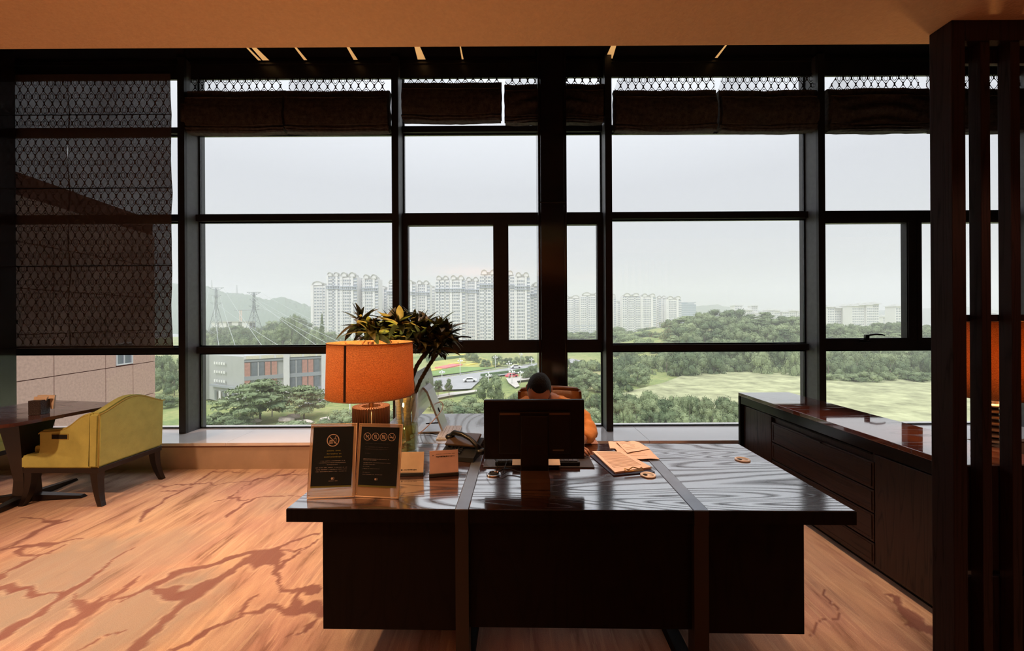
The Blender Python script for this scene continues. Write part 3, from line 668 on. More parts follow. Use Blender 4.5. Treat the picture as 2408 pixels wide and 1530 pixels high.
def leaf_mesh(name, m_, L=.125, W=.021, droop=.35):
    vs, fs = [], []; n_ = 7
    for i in range(n_ + 1):
        t_ = i / n_; w_ = W * math.sin(PI * min(1, t_ * .92 + .07)) ** .8 * (1 - t_ * .15); w_ = w_ if i < n_ else .0005
        x_ = L * t_; z_ = -droop * L * t_ * t_; c_ = .35 * w_
        vs += [(x_, -w_, z_ + c_), (x_, 0, z_), (x_, w_, z_ + c_)]
    for i in range(n_):
        a = i * 3; fs += [(a, a + 3, a + 4, a + 1), (a + 1, a + 4, a + 5, a + 2)]
    me = MB().add(vs, fs, True).mesh(name); me.materials.append(m_); return me
M_lf = [mat('dracaena_leaf', (.085, .105, .022), .38, 0, .5, .45, 12, ior=1.5), mat('dracaena_leaf_yellowing', (.13, .115, .035), .4, 0, .5, .4, 14), mat('dracaena_leaf_dark', (.022, .035, .014), .38, 0, .5, .4, 12)]
leaves = [leaf_mesh('leaf', M_lf[k], *a) for k, a in ((0, (.12, .021, .3)), (1, (.13, .022, .55)), (2, (.12, .021, .2)), (0, (.105, .018, -.1)))]
rnd = random.Random(5)
heads = [(850, 762, 0), (880, 785, -.03), (905, 778, .05), (940, 762, -.05), (965, 785, .04), (925, 800, 0), (990, 775, .06), (1012, 792, .0), (1035, 772, .02), (1040, 800, -.02), (1020, 815, .04), (865, 800, .05), (950, 800, -.02), (985, 800, -.03), (868, 778, -.02), (915, 768, .02), (900, 797, .0), (938, 788, .05), (975, 768, -.02), (1002, 770, .03), (1050, 790, .03), (1032, 822, -.01), (1012, 812, .02), (960, 795, .03)]
for hi_, (px, py, dd) in enumerate(heads):
    c = wp(px, py, VD + dd); nl = 25
    for k in range(nl):
        az = 2.399 * k + rnd.uniform(-.3, .3); el = rnd.uniform(-.75, 1.25) if k > 4 else rnd.uniform(.7, 1.45)
        kind = 2 if (el < -.1 or rnd.random() < .25) else (1 if rnd.random() < .42 else rnd.choice((0, 3)))
        s_ = rnd.uniform(.7, 1.12) * (.8 if py > 790 else 1)
        link('leaf', leaves[kind], plant, c + Vector((rnd.uniform(-.012, .012), rnd.uniform(-.012, .012), rnd.uniform(-.02, .02))),
             (rnd.uniform(-.5, .5), -el, az), (s_, s_, s_))

# ------------------------------------------------------------------ acrylic signs
M_acr = thin_mat('clear_acrylic_sheet', (.97, .95, .92), (.75, .60, .45), .008, .05, .02)
M_acrb = thin_mat('acrylic_back_sheet', (.97, .93, .88), (.75, .60, .45), .40, .05, .04)  # tan body paints in warm light on the clear border
M_card = mat('navy_black_card', (.006, .017, .027), .5, 0, .12, .2, 10)
M_cream = mat('cream_print', (.62, .50, .38), .6); M_olive = mat('olive_print', (.16, .17, .03), .6); M_grey = mat('grey_print', (.25, .25, .23), .6)
def flat_ring(mb, cx, cz, r, w_, M, seg=36):
    vs = []; 
    for k in range(seg):
        a = 2 * PI * k / seg; vs += [(cx + r * math.cos(a), 0, cz + r * math.sin(a)), (cx + (r - w_) * math.cos(a), 0, cz + (r - w_) * math.sin(a))]
    mb.add(vs, [(2 * k, 2 * k + 1, (2 * k + 3) % (2 * seg), (2 * k + 2) % (2 * seg)) for k in range(seg)], False, M)
def seg2(mb, x0, z0, x1, z1, w_, M, y=0):
    d = Vector((x1 - x0, z1 - z0)); d.normalize(); n_ = Vector((-d.y, d.x)) * w_ / 2
    mb.add([(x0 + n_.x, y, z0 + n_.y), (x0 - n_.x, y, z0 - n_.y), (x1 - n_.x, y, z1 - n_.y), (x1 + n_.x, y, z1 + n_.y)], [(0, 1, 2, 3)], False, M)
def textline(mb, x0, x1, z, h, M, rr, fill=.8):
    x_ = x0
    while x_ < x1:
        w_ = rr.uniform(.5, 1.1) * h
        if rr.random() < fill: seg2(mb, x_, z + rr.uniform(-.1, .1) * h, min(x1, x_ + w_), z + rr.uniform(-.1, .1) * h, h * rr.uniform(.35, .8), M)
        x_ += w_ * 1.15
def acrylic_sign(label, pbl, pbr, ptl, ptr, content):
    a = ondesk(*pbl); c = ondesk(*pbr); wv_ = c - a; Ws = wv_.length; az = math.atan2(wv_.y, wv_.x)
    d = (a.y + c.y) / 2; zt = (P(ptl[0], ptl[1], a.y).z + P(ptr[0], ptr[1], c.y).z) / 2; Hs = zt - .7515
    tilt = math.radians(9)
    S = thing('acrylic_sign', label, 'sign', (a.x, a.y, .7515), az)
    Mt = RX(-tilt); Hs = Hs * 1.06
    MB().bbox((0, -.0015, 0), (Ws, .0015, Hs), .0008, Mt).build('front_sheet', M_acr, S)
    MB().bbox((0, .004, 0), (Ws, .007, Hs), .0008, Mt).build('back_sheet', M_acrb, S)
    MB().bbox((0, 0, .0), (Ws, .075, .003), .0008).build('foot_sheet', M_acr, S)
    edge = MB()
    e_ = [(0, 0, .001), (0, 0, Hs), (Ws, 0, Hs), (Ws, 0, .001)]
    edge.tube([Mt @ Vector(p) for p in e_], .0014, 5); edge.tube([(0, 0, .002), (Ws, 0, .002)], .0022, 5)
    edge.build('polished_edge', mat('acrylic_edge_reflection', (.85, .62, .42), .25), S)  # tan colour paints in the orange reflection along the edges
    x0, x1, z0, z1 = Ws * .05, Ws * .93, Hs * .135, Hs * .955
    cd = MB().box((x0, .0018, z0), (x1, .0036, z1), Mt).build('printed_card', M_card, S)
    MB().box((x0, .0014, z0), (x1, .0019, z0 + Hs * .022), Mt).build('olive_footer', M_olive, cd)
    MF = Mt @ T(0, .0010, 0); w_, h_ = x1 - x0, z1 - z0
    def at(u, v): return x0 + u * w_, z0 + v * h_
    content(cd, at, w_, h_, MF)
    scw = MB()
    for sx in (.035, .965):
        for sz in (.04, .97): scw.lathe([(.002, 0), (.0018, .001), (.0001, .0014)], 10, Mt @ T(Ws * sx, -.0012, Hs * sz) @ RX(PI / 2))
    scw.build('stud', M_brass, S)
    return S
def no_symbol(mb, cx, cz, r, M, kind):
    flat_ring(mb, cx, cz, r, r * .13, M); k = r * .70
    seg2(mb, cx - k, cz + k, cx + k, cz - k, r * .11, M, -.0001)
    if kind == 'food':
        for q in range(3): seg2(mb, cx - .62 * r, cz - (.12 + .17 * q) * r, cx - .02 * r, cz - (.12 + .17 * q) * r, .09 * r, M)
        seg2(mb, cx - .5 * r, cz + .02 * r, cx - .12 * r, cz + .02 * r, .1 * r, M)
        for a, b_ in (((.1, .25), (.55, .25)), ((.12, .25), (.18, -.45)), ((.52, .25), (.46, -.45)), ((.18, -.45), (.46, -.45)), ((.3, .25), (.36, .6)), ((.36, .6), (.52, .64))):
            seg2(mb, cx + a[0] * r, cz + a[1] * r, cx + b_[0] * r, cz + b_[1] * r, .07 * r, M)
    elif kind == 'dog':
        for a, b_ in (((-.3, .1), (.25, .1)), ((-.3, .1), (-.35, -.45)), ((.2, .1), (.25, -.45)), ((.25, .1), (.4, .4)), ((-.3, .1), (-.45, .3))): seg2(mb, cx + a[0] * r, cz + a[1] * r, cx + b_[0] * r, cz + b_[1] * r, .13 * r, M)
    elif kind == 'cup':
        for a, b_ in (((-.3, .3), (.3, .3)), ((-.3, .3), (-.2, -.4)), ((.3, .3), (.2, -.4)), ((-.2, -.4), (.2, -.4)), ((0, .3), (.1, .6))): seg2(mb, cx + a[0] * r, cz + a[1] * r, cx + b_[0] * r, cz + b_[1] * r, .1 * r, M)
    elif kind == 'box':
        for z_ in (-.4, -.1, .15, .4): seg2(mb, cx - .38 * r, cz + z_ * r, cx + .38 * r, cz + z_ * r, .1 * r, M)
        seg2(mb, cx - .38 * r, cz - .4 * r, cx - .38 * r, cz + .4 * r, .08 * r, M); seg2(mb, cx + .38 * r, cz - .4 * r, cx + .38 * r, cz + .4 * r, .08 * r, M)
    elif kind == 'smoke':
        seg2(mb, cx - .55 * r, cz - .1 * r, cx + .5 * r, cz - .1 * r, .17 * r, M); seg2(mb, cx + .35 * r, cz + .1 * r, cx + .5 * r, cz + .45 * r, .08 * r, M)
def emblem(mb, cx, cz, r, M):
    mb.add([(cx + r * .9 * math.cos(a) - r * .3, 0, cz + r * math.sin(a)) for a in [2 * PI * k / 12 for k in range(12)]], [tuple(range(12))], False, M)
    for k in range(6): seg2(mb, cx + r * .8 + r * .5 * math.cos(-1.3 + .45 * k), cz + r * math.sin(-1.3 + .45 * k), cx + r * .8 + r * .5 * math.cos(-.85 + .45 * k), cz + r * math.sin(-.85 + .45 * k), r * .3, M)
def left_content(cd, at, w_, h_, M):
    rr = random.Random(3); a = MB(); x, z = at(.5, .775); no_symbol(a, x, z, w_ * .155, M, 'food'); a.build('no_food_symbol', M_cream, cd)
    b1 = MB()
    for k, (u0, u1) in enumerate(((.36, .70), (.32, .72), (.30, .74))): textline(b1, at(u0, 0)[0], at(u1, 0)[0], at(0, .60 - .05 * k)[1], w_ * .036, M, rr, .92)
    b1.build('heading_print', M_olive, cd); b2 = MB()
    for k, (u0, u1) in enumerate(((.20, .82), (.18, .84), (.38, .70))): textline(b2, at(u0, 0)[0], at(u1, 0)[0], at(0, .435 - .031 * k)[1], w_ * .018, M, rr, .9)
    for k, (u0, u1) in enumerate(((.10, .88), (.12, .88), (.11, .87))): textline(b2, at(u0, 0)[0], at(u1, 0)[0], at(0, .325 - .032 * k)[1], w_ * .02, M, rr, .8)
    b2.build('body_print', M_grey, cd); b3 = MB(); x, z = at(.53, .145); emblem(b3, x, z, w_ * .03, M); textline(b3, at(.44, 0)[0], at(.66, 0)[0], at(0, .105)[1], w_ * .012, M, rr, .9); b3.build('emblem', M_cream, cd)
def right_content(cd, at, w_, h_, M):
    rr = random.Random(8)
    for k, kd in enumerate(('dog', 'cup', 'box', 'smoke')):
        a = MB(); x, z = at(.17 + .215 * k, .835); no_symbol(a, x, z, w_ * .098, M, kd); a.build('prohibition_symbol', M_cream, cd)
    b2 = MB()
    for v, u0, u1, h in ((.72, .12, .80, .010), (.66, .12, .75, .016), (.625, .14, .72, .014), (.555, .13, .28, .012)): textline(b2, at(u0, 0)[0], at(u1, 0)[0], at(0, v)[1], w_ * h, M, rr, .8)
    b2.build('faint_print', mat('faint_print', (.09, .09, .08), .6), cd); b2 = MB()
    for v, u0, u1, h in ((.46, .10, .78, .020), (.44, .10, .45, .016), (.40, .11, .82, .015), (.37, .11, .42, .014), (.335, .10, .28, .012), (.30, .10, .55, .012), (.24, .10, .30, .010), (.205, .10, .62, .018)): textline(b2, at(u0, 0)[0], at(u1, 0)[0], at(0, v)[1], w_ * h, M, rr, .92)
    b2.build('body_print', M_grey, cd); b3 = MB(); x, z = at(.46, .13); emblem(b3, x, z, w_ * .028, M); b3.build('emblem', M_cream, cd)
acrylic_sign('left upright acrylic sign, navy card with one large no food or drink symbol', (722, 1172), (832, 1168), (738, 1011), (840, 1009), left_content)
acrylic_sign('right upright acrylic sign, navy card with four small prohibition symbols in a row', (834, 1167), (937, 1172), (845, 1010), (946, 1011), right_content)
for label, bl, br, tp, kind in (('small cream card stand directly right of the acrylic signs', (938, 1119), (995, 1118), 1068, 0), ('small pinkish card stand in front of the desk telephone', (1010, 1122), (1078, 1117), 1066, 1)):
    a = ondesk(*bl); c = ondesk(*br); Wc_ = (c - a).length; az = math.atan2((c - a).y, (c - a).x); Hc_ = (P(bl[0], tp, a.y).z - .7515) * 1.05
    S = thing('card_stand', label, 'card stand', (a.x, a.y, .7515), az); Mt = RX(math.radians(-14))
    MB().bbox((-.002, -.002, 0), (Wc_ + .002, .045, .014), .002).build('black_base', mat('black_plastic', (.01, .01, .01), .35), S)
    cd = MB().bbox((0, .002, .013), (Wc_, .005, Hc_), .0006, Mt).build('card', mat('cream_card' if kind == 0 else 'pink_card', (.66, .50, .34) if kind == 0 else (.60, .40, .33), .5), S)
    pm = MB(); rr = random.Random(4 + kind); MF = Mt @ T(0, .0014, 0)
    if kind == 0:
        textline(pm, Wc_ * .18, Wc_ * .72, Hc_ * .25, .006, MF, rr, .97); pm.lathe([(.004, 0), (.0001, .0001)], 12, MF @ T(Wc_ * .10, 0, Hc_ * .25) @ RX(PI / 2))
    else:
        textline(pm, Wc_ * .22, Wc_ * .88, Hc_ * .86, .003, MF, rr, .9); textline(pm, Wc_ * .22, Wc_ * .88, Hc_ * .76, .008, MF, rr, .9); pm.lathe([(.004, 0), (.0001, .0001)], 3, MF @ T(Wc_ * .12, 0, Hc_ * .82) @ RX(PI / 2))
    pm.build('card_print', mat('dark_print', (.05, .035, .03), .6), cd)

# ------------------------------------------------------------------ monitor, keyboards, telephone, papers
M_pl = mat('black_monitor_plastic', (.004, .004, .0045), .35, 0, .25, .2, 20)
M_pl2 = mat('matte_black_plastic', (.005, .005, .005), .5, 0, .25)
MYD = 1.87; mc = P(1256, 1010, MYD); mz0, mz1 = P(1256, 1080, MYD).z, P(1256, 940, MYD).z; mw = 237 * MYD / FPX / 2
mon = thing('computer_monitor', 'black flat computer monitor seen from behind at the middle of the desk', 'monitor', (mc.x, MYD, .7515), ang * .4)
z0, z1 = mz0 - .7515, mz1 - .7515
bd = MB().bbox((-mw, 0, z0), (mw, .028, z1), .007).build('housing', M_pl, mon)
MB().bbox((-mw * .70, -.016, z0 + .03), (mw * .72, .001, z1 - .052), .006).build('rear_cover', M_pl2, bd)
for a, b_ in ((-mw * .68, -mw * .28), (mw * .30, mw * .70)): MB().bbox((a, -.0185, z1 - .066), (b_, -.015, z1 - .058), .001).build('vent_ledge', mat('brown_plastic', (.10, .06, .04), .3), bd)  # brown ledges on the black rear cover
MB().box((mw * .36, -.0165, z0 + .045), (mw * .58, -.0161, z0 + .052)).build('type_plate', mat('grey_plate', (.10, .10, .10), .5), bd)
MB().box((-mw + .01, .028, z0 + .012), (mw - .01, .029, z1 - .01)).build('screen', mat('dark_screen', (.02, .025, .03), .1), bd)
MB().bbox((-mw * .27, -.034, z0 + .03), (mw * .27, -.014, z1 - .066), .006).build('stand_plate', M_pl2, mon)
MB().bbox((-.064, -.036, .02), (.064, -.018, z0 + .08), .004).build('neck', M_pl, mon)
bs = MB().prism([(-.018, 0), (-.118, 0), (-.118, .030), (-.10, .040), (-.035, .052), (-.018, .052)], -.064, .064, None, 'x')
bs.build('foot', mat('satin_brown_foot', (.075, .045, .028), .25), mon)
MB().bbox((-.066, -.036, 0), (.066, .06, .012), .003).build('base_plate', M_pl, mon)
def keyb(name, label, c, Wk, Dk, rz, mb_m, key_m, rows, cols, h=.016, zbase=.7515, gap=.0015):
    K = thing(name, label, 'keyboard', (c[0], c[1], zbase), rz)
    MB().bbox((-Wk / 2, -Dk / 2, 0), (Wk / 2, Dk / 2, h), .003).build('case', mb_m, K)
    km = MB().bbox((0, 0, 0), (Wk * .95 / cols - gap, Dk * .86 / rows - gap, .006), .0012).mesh('key'); km.materials.append(key_m)
    for r in range(rows):
        for q_ in range(cols): link('key', km, K, (-Wk * .475 + q_ * Wk * .95 / cols, -Dk * .43 + r * Dk * .86 / rows, h - .001))
    return K
pad = MB().bbox((-.28, -.145, 0), (.28, .145, .005), .002).build('desk_pad', mat('dark_leather_pad', (.03, .025, .028), .45, bump=.2, bscale=200))
padc = P(1267, 1060, 2.15); pad.location = (.134, 2.155, .7515); pad.rotation_euler = (0, 0, ang); tag(pad, 'dark desk pad lying under the black keyboard', 'desk pad')
keyb('keyboard', 'black keyboard on the desk pad behind the monitor', (.127, 2.09), .43, .13, ang, M_pl2, mat('black_key', (.03, .03, .033), .3), 6, 18, .018, .757)
slip = MB().bbox((-.12, -.05, 0), (.12, .05, .0012), .0004).build('paper_slip', mat('cream_paper', (.72, .56, .40), .8)); slip.location = (.118, 2.035, .782); slip.rotation_euler = (math.radians(10), 0, ang); tag(slip, 'cream paper slip lying on the black keyboard behind the monitor neck', 'paper')
def cable(label, pts, r_, m_, name='cable'):
    pp = [Vector(p) for p in pts]; sm = []
    for i in range(len(pp) - 1):
        p0, p1, p2, p3 = pp[max(i - 1, 0)], pp[i], pp[i + 1], pp[min(i + 2, len(pp) - 1)]
        for k in range(8):
            t_ = k / 8; sm.append(.5 * ((2 * p1) + (p2 - p0) * t_ + (2 * p0 - 5 * p1 + 4 * p2 - p3) * t_ * t_ + (3 * p1 - p0 - 3 * p2 + p3) * t_ ** 3))
    sm.append(pp[-1]); o = MB().tube([p - pp[0] for p in sm], r_, 7).build(name, m_); o.location = pp[0]; return tag(o, label, 'cable')
g1 = ondesk(1163, 1115)
cable('black cable from the chrome desk hole to the monitor', [g1 + Vector((0, 0, -.01)), g1 + Vector((.03, .0, .02)), g1 + Vector((.07, .03, .015)), g1 + Vector((.14, -.02, .012)), (mc.x - .03, MYD - .03, .80)], .0032, M_pl2)
cable('thin black cable rising from the chrome desk hole behind the monitor edge', [g1 + Vector((.003, .004, -.01)), g1 + Vector((.012, .03, .04)), g1 + Vector((-.02, .06, .07)), g1 + Vector((-.045, .09, .05))], .0018, M_pl2)
cable('black cable in front of the keyboard left of the monitor neck', [ondesk(1183, 1112) + Vector((0, 0, .004)), ondesk(1190, 1100) + Vector((0, 0, .02)), ondesk(1200, 1082) + Vector((0, 0, .04))], .003, M_pl2)

# papers right of the monitor
M_pap = mat('pinkish_paper', (.88, .74, .66), .85, 0, .3, .03, 5); M_pap2 = mat('pinkish_paper_deeper', (.84, .69, .60), .85, 0, .3, .05, 5)  # second paper is a slightly darker pink
M_line = mat('faint_pencil_lines', (.50, .34, .27), .9)
def zc(pt): return (1100 + pt[0] / 4.372, 850 + pt[1] / 4.372)
def sheet_of(label, pts, z, m_, curl=.004, lines=0, seed=1, name='paper_sheet', th=.0012):
    q = [G(*zc(p), z) for p in pts]; o0 = sum(q, Vector()) / 4; rr = random.Random(seed)
    nU = 10; top = []
    for j in range(nU + 1):
        for i in range(nU + 1):
            u, v = i / nU, j / nU; p = q[0].lerp(q[1], u).lerp(q[3].lerp(q[2], u), v) - o0
            top.append(p + Vector((0, 0, curl * abs(noise.noise(Vector((u * 2, v * 2, seed)))) * 2 + th)))
    mb = MB(); fs = [(j * 11 + i, (j + 1) * 11 + i, (j + 1) * 11 + i + 1, j * 11 + i + 1) for j in range(nU) for i in range(nU)]
    mb.add(top, fs, True); mb.add([p - Vector((0, 0, th)) for p in top], [f[::-1] for f in fs], True)
    S = thing(name, label, 'paper', o0); mb.build('sheet', m_, S)
    if lines:
        lm = MB()
        for k in range(lines):
            v = .1 + .82 * k / lines
            for (ua, ub) in ((.08, rr.uniform(.5, .9)),):
                a = q[0].lerp(q[3], v).lerp(q[1].lerp(q[2], v), ua) - o0; b_ = q[0].lerp(q[3], v).lerp(q[1].lerp(q[2], v), ub) - o0
                lm.tube([a + Vector((0, 0, th + curl * .9)), a.lerp(b_, .5) + Vector((0, 0, th + curl * .9)), b_ + Vector((0, 0, th + curl * .9))], .0007, 4)
        lm.build('handwriting', M_line, S)
    return S
sheet_of('pinkish paper sheet at the back left of the loose stack', [(1443, 822), (1640, 826), (1680, 905), (1462, 893)], .7520, M_pap, .003, 0, 2)
sheet_of('pinkish paper sheet sticking out to the right over the steel-blue band', [(1505, 885), (1850, 890), (1972, 1005), (1590, 1002)], .7545, M_pap2, .004, 5, 3)
sheet_of('creased pinkish paper sheet on top of the loose stack', [(1520, 822), (1755, 828), (1872, 898), (1640, 940)], .7600, M_pap, .004, 6, 4)
cl = [G(*zc(p), .7515) for p in ((1255, 965), (1500, 1175), (1925, 1137), (1640, 960))]
c0 = sum(cl, Vector()) / 4; CB = thing('clipboard', 'navy clipboard with a thick pad of handwritten pinkish sheets', 'clipboard', (c0.x, c0.y, .7515))
pts2 = [((p - c0).x, (p - c0).y) for p in (cl[0], cl[1], cl[2], cl[3])]
MB().prism(pts2, 0, .003).build('board', mat('navy_board', (.02, .022, .06), .4), CB)
pq = [G(*zc(p), .757) for p in ((1283, 930), (1515, 1148), (1890, 1095), (1600, 935))]
for k in range(4):
    rr = random.Random(k); off = Vector((rr.uniform(-.003, .003), rr.uniform(-.003, .003), 0))
    MB().prism([((p - c0 + off).x, (p - c0 + off).y) for p in pq], .0035 + k * .0022, .0052 + k * .0022).build('sheet', M_pap if k % 2 else M_pap2, CB)
lm = MB()
for k in range(14):
    v = .08 + .8 * k / 14; a = pq[0].lerp(pq[1], v).lerp(pq[3].lerp(pq[2], v), .08) - c0; b_ = pq[0].lerp(pq[1], v).lerp(pq[3].lerp(pq[2], v), .85) - c0
    a.z = b_.z = .0127; lm.tube([a, a.lerp(b_, .5), b_], .0008, 4)
lm.build('handwriting', M_line, CB)
ca, cb_ = cl[1].lerp(cl[2], .28) - c0, cl[1].lerp(cl[2], .72) - c0
k_ = MB(); up = Vector((.0, .012, .02))
k_.tube([ca + Vector((0, .002, .014)), ca.lerp(cb_, .03) + Vector((0, .022, .022)), ca.lerp(cb_, .2) + Vector((0, .012, .019)), ca.lerp(cb_, .5) + Vector((0, .028, .024)), ca.lerp(cb_, .8) + Vector((0, .012, .019)), ca.lerp(cb_, .97) + Vector((0, .022, .022)), cb_ + Vector((0, .002, .014))], .0028, 8)
k_.tube([ca + Vector((0, .004, .014)), cb_ + Vector((0, .004, .014))], .0035, 8)
k_.build('metal_clip', M_brass, CB)

# telephone
tp = ondesk(1085, 1078); TA = math.radians(-14)
ph = thing('desk_telephone', 'black corded desk telephone with raised display, left of the monitor', 'telephone', (tp.x + .0, tp.y + .05, .7515), TA)
MB().prism([(-.09, 0), (.10, 0), (.10, .075), (-.09, .022)], -.10, .095, RZ(0), 'x').build('base', M_pl2, ph)
pn = MB().bbox((-.095, -.02, 0), (.08, .10, .012), .004, T(0, .0, .060) @ RX(math.radians(17))).build('display_panel', mat('brown_black_panel', (.05, .03, .02), .2), ph)
km = MB().bbox((0, 0, 0), (.014, .010, .004), .001).mesh('button'); km.materials.append(M_pl)
for r in range(4):
    for q_ in range(4): link('button', km, ph, (-.06 + q_ * .02, -.07 + r * .016, .034 + .0045 * r), (math.radians(16), 0, 0))
hs_ = thing('telephone_handset', 'black curved handset lying across the telephone, its end near the monitor', 'handset', (tp.x + .03, tp.y + .06, .7515), TA - .22)
h = MB(); h.tube([(-.13, .01, .085), (-.09, .0, .112), (-.03, -.01, .112), (.03, -.02, .096), (.07, -.03, .074), (.10, -.035, .052)], [.014, .015, .013, .012, .013, .015], 12)
h.build('grip', M_pl, hs_)
MB().ell((-.125, .008, .082), (.030, .026, .018), 16, 10).build('earpiece', M_pl, hs_); MB().ell((.105, -.035, .045), (.030, .026, .018), 16, 10).build('mouthpiece', M_pl, hs_)
cord = []
a = Vector((tp.x + .145, tp.y + .02, .79)); b_ = Vector((tp.x + .10, tp.y + .09, .82))
for k in range(120):
    t_ = k / 119; th = t_ * 2 * PI * 12; arc = Vector((.06 * math.sin(PI * t_), -.01, .02 * math.sin(PI * t_) - .02 * t_))
    cord.append(a.lerp(b_, t_) + arc + Vector((math.cos(th), 0, math.sin(th))) * .006 - a)
co_ = MB().tube(cord, .0022, 6).build('coiled_cord', M_pl); co_.location = a; tag(co_, 'black coiled handset cord looping beside the monitor edge', 'cord')

# all-in-one computer on the side desk
M_alu = mat('satin_aluminium', (.62, .61, .62), .3, .75, .5, .05, 20)
im = thing('desktop_computer', 'silver all-in-one computer turned side-on behind the plant', 'computer', (-.62, 2.74, .7515))
i_z0, i_z1 = .105, .41
pr = MB()
pts = []
for k in range(9):
    t_ = k / 8; pts.append((.0 + .030 * math.sin(PI * t_), i_z0 + (i_z1 - i_z0) * t_))
pr.prism([(-.004, i_z0), (-.004, i_z1)] + [(x_, z_) for x_, z_ in pts[::-1]], -.26, .26, None, 'y')
pr.build('housing', M_alu, im)
MB().box((-.0065, -.255, i_z0 + .04), (-.004, .255, i_z1 - .005)).build('screen_glass', mat('dark_screen', (.02, .025, .03), .1), im)
lg = MB(); 
lg.add([(.0315, .05 + r_ * math.cos(a), i_z1 - .11 + r_ * 1.15 * math.sin(a)) for a, r_ in [(2 * PI * k / 20, .021 * (1 - .16 * (1 if k in (0, 1, 19) else 0) - .08 * (1 if k in (5, 15) else 0))) for k in range(20)]], [tuple(range(20))])
lg.add([(.0315, .052, i_z1 - .082), (.0315, .060, i_z1 - .072), (.0315, .066, i_z1 - .074), (.0315, .058, i_z1 - .084)], [(0, 1, 2, 3)])
lg.build('rear_emblem', mat('dark_emblem', (.05, .05, .055), .2), im)
st = MB(); st.prism([(.028, .30), (.036, .30), (.060, .272), (.160, .014), (.165, .004), (.165, .0), (-.03, .0), (-.03, .006), (.150, .008), (.050, .262), (.028, .288)], -.095, .095, None, 'y')
st.build('stand', M_alu, im)
MB().lathe([(.017, 0), (.017, .002), (.0001, .002)], 20, T(.115, 0, .13) @ RY(math.radians(68))).build('cable_hole', mat('black_void', (.003, .003, .003), .9), im)
keyb('keyboard', 'slim white keyboard with dark gaps on the side desk', (-.415, 2.64), .30, .135, PI / 2 + .03, mat('white_plastic', (.7, .7, .72), .3), mat('white_key', (.78, .78, .8), .3), 5, 13, .008, .7505, .004)
cable('pale pink cable looping through the computer stand', [(-.66, 2.40, .757), (-.57, 2.50, .80), (-.50, 2.62, .86), (-.475, 2.72, .90), (-.49, 2.76, .93), (-.52, 2.75, .925)], .0032, mat('pink_cable', (.75, .52, .45), .5))
cable('black cable lying on the side desk under the computer', [(-.70, 2.58, .755), (-.60, 2.62, .757), (-.52, 2.60, .757), (-.46, 2.56, .755)], .0025, M_pl2)
pen = MB().tube([(0, 0, .004), (.13, .04, .004)], .0045, 8).build('pen', M_pl2); pen.location = (-.62, 2.86, .7515); tag(pen, 'black pen on the side desk beyond the computer stand', 'pen')
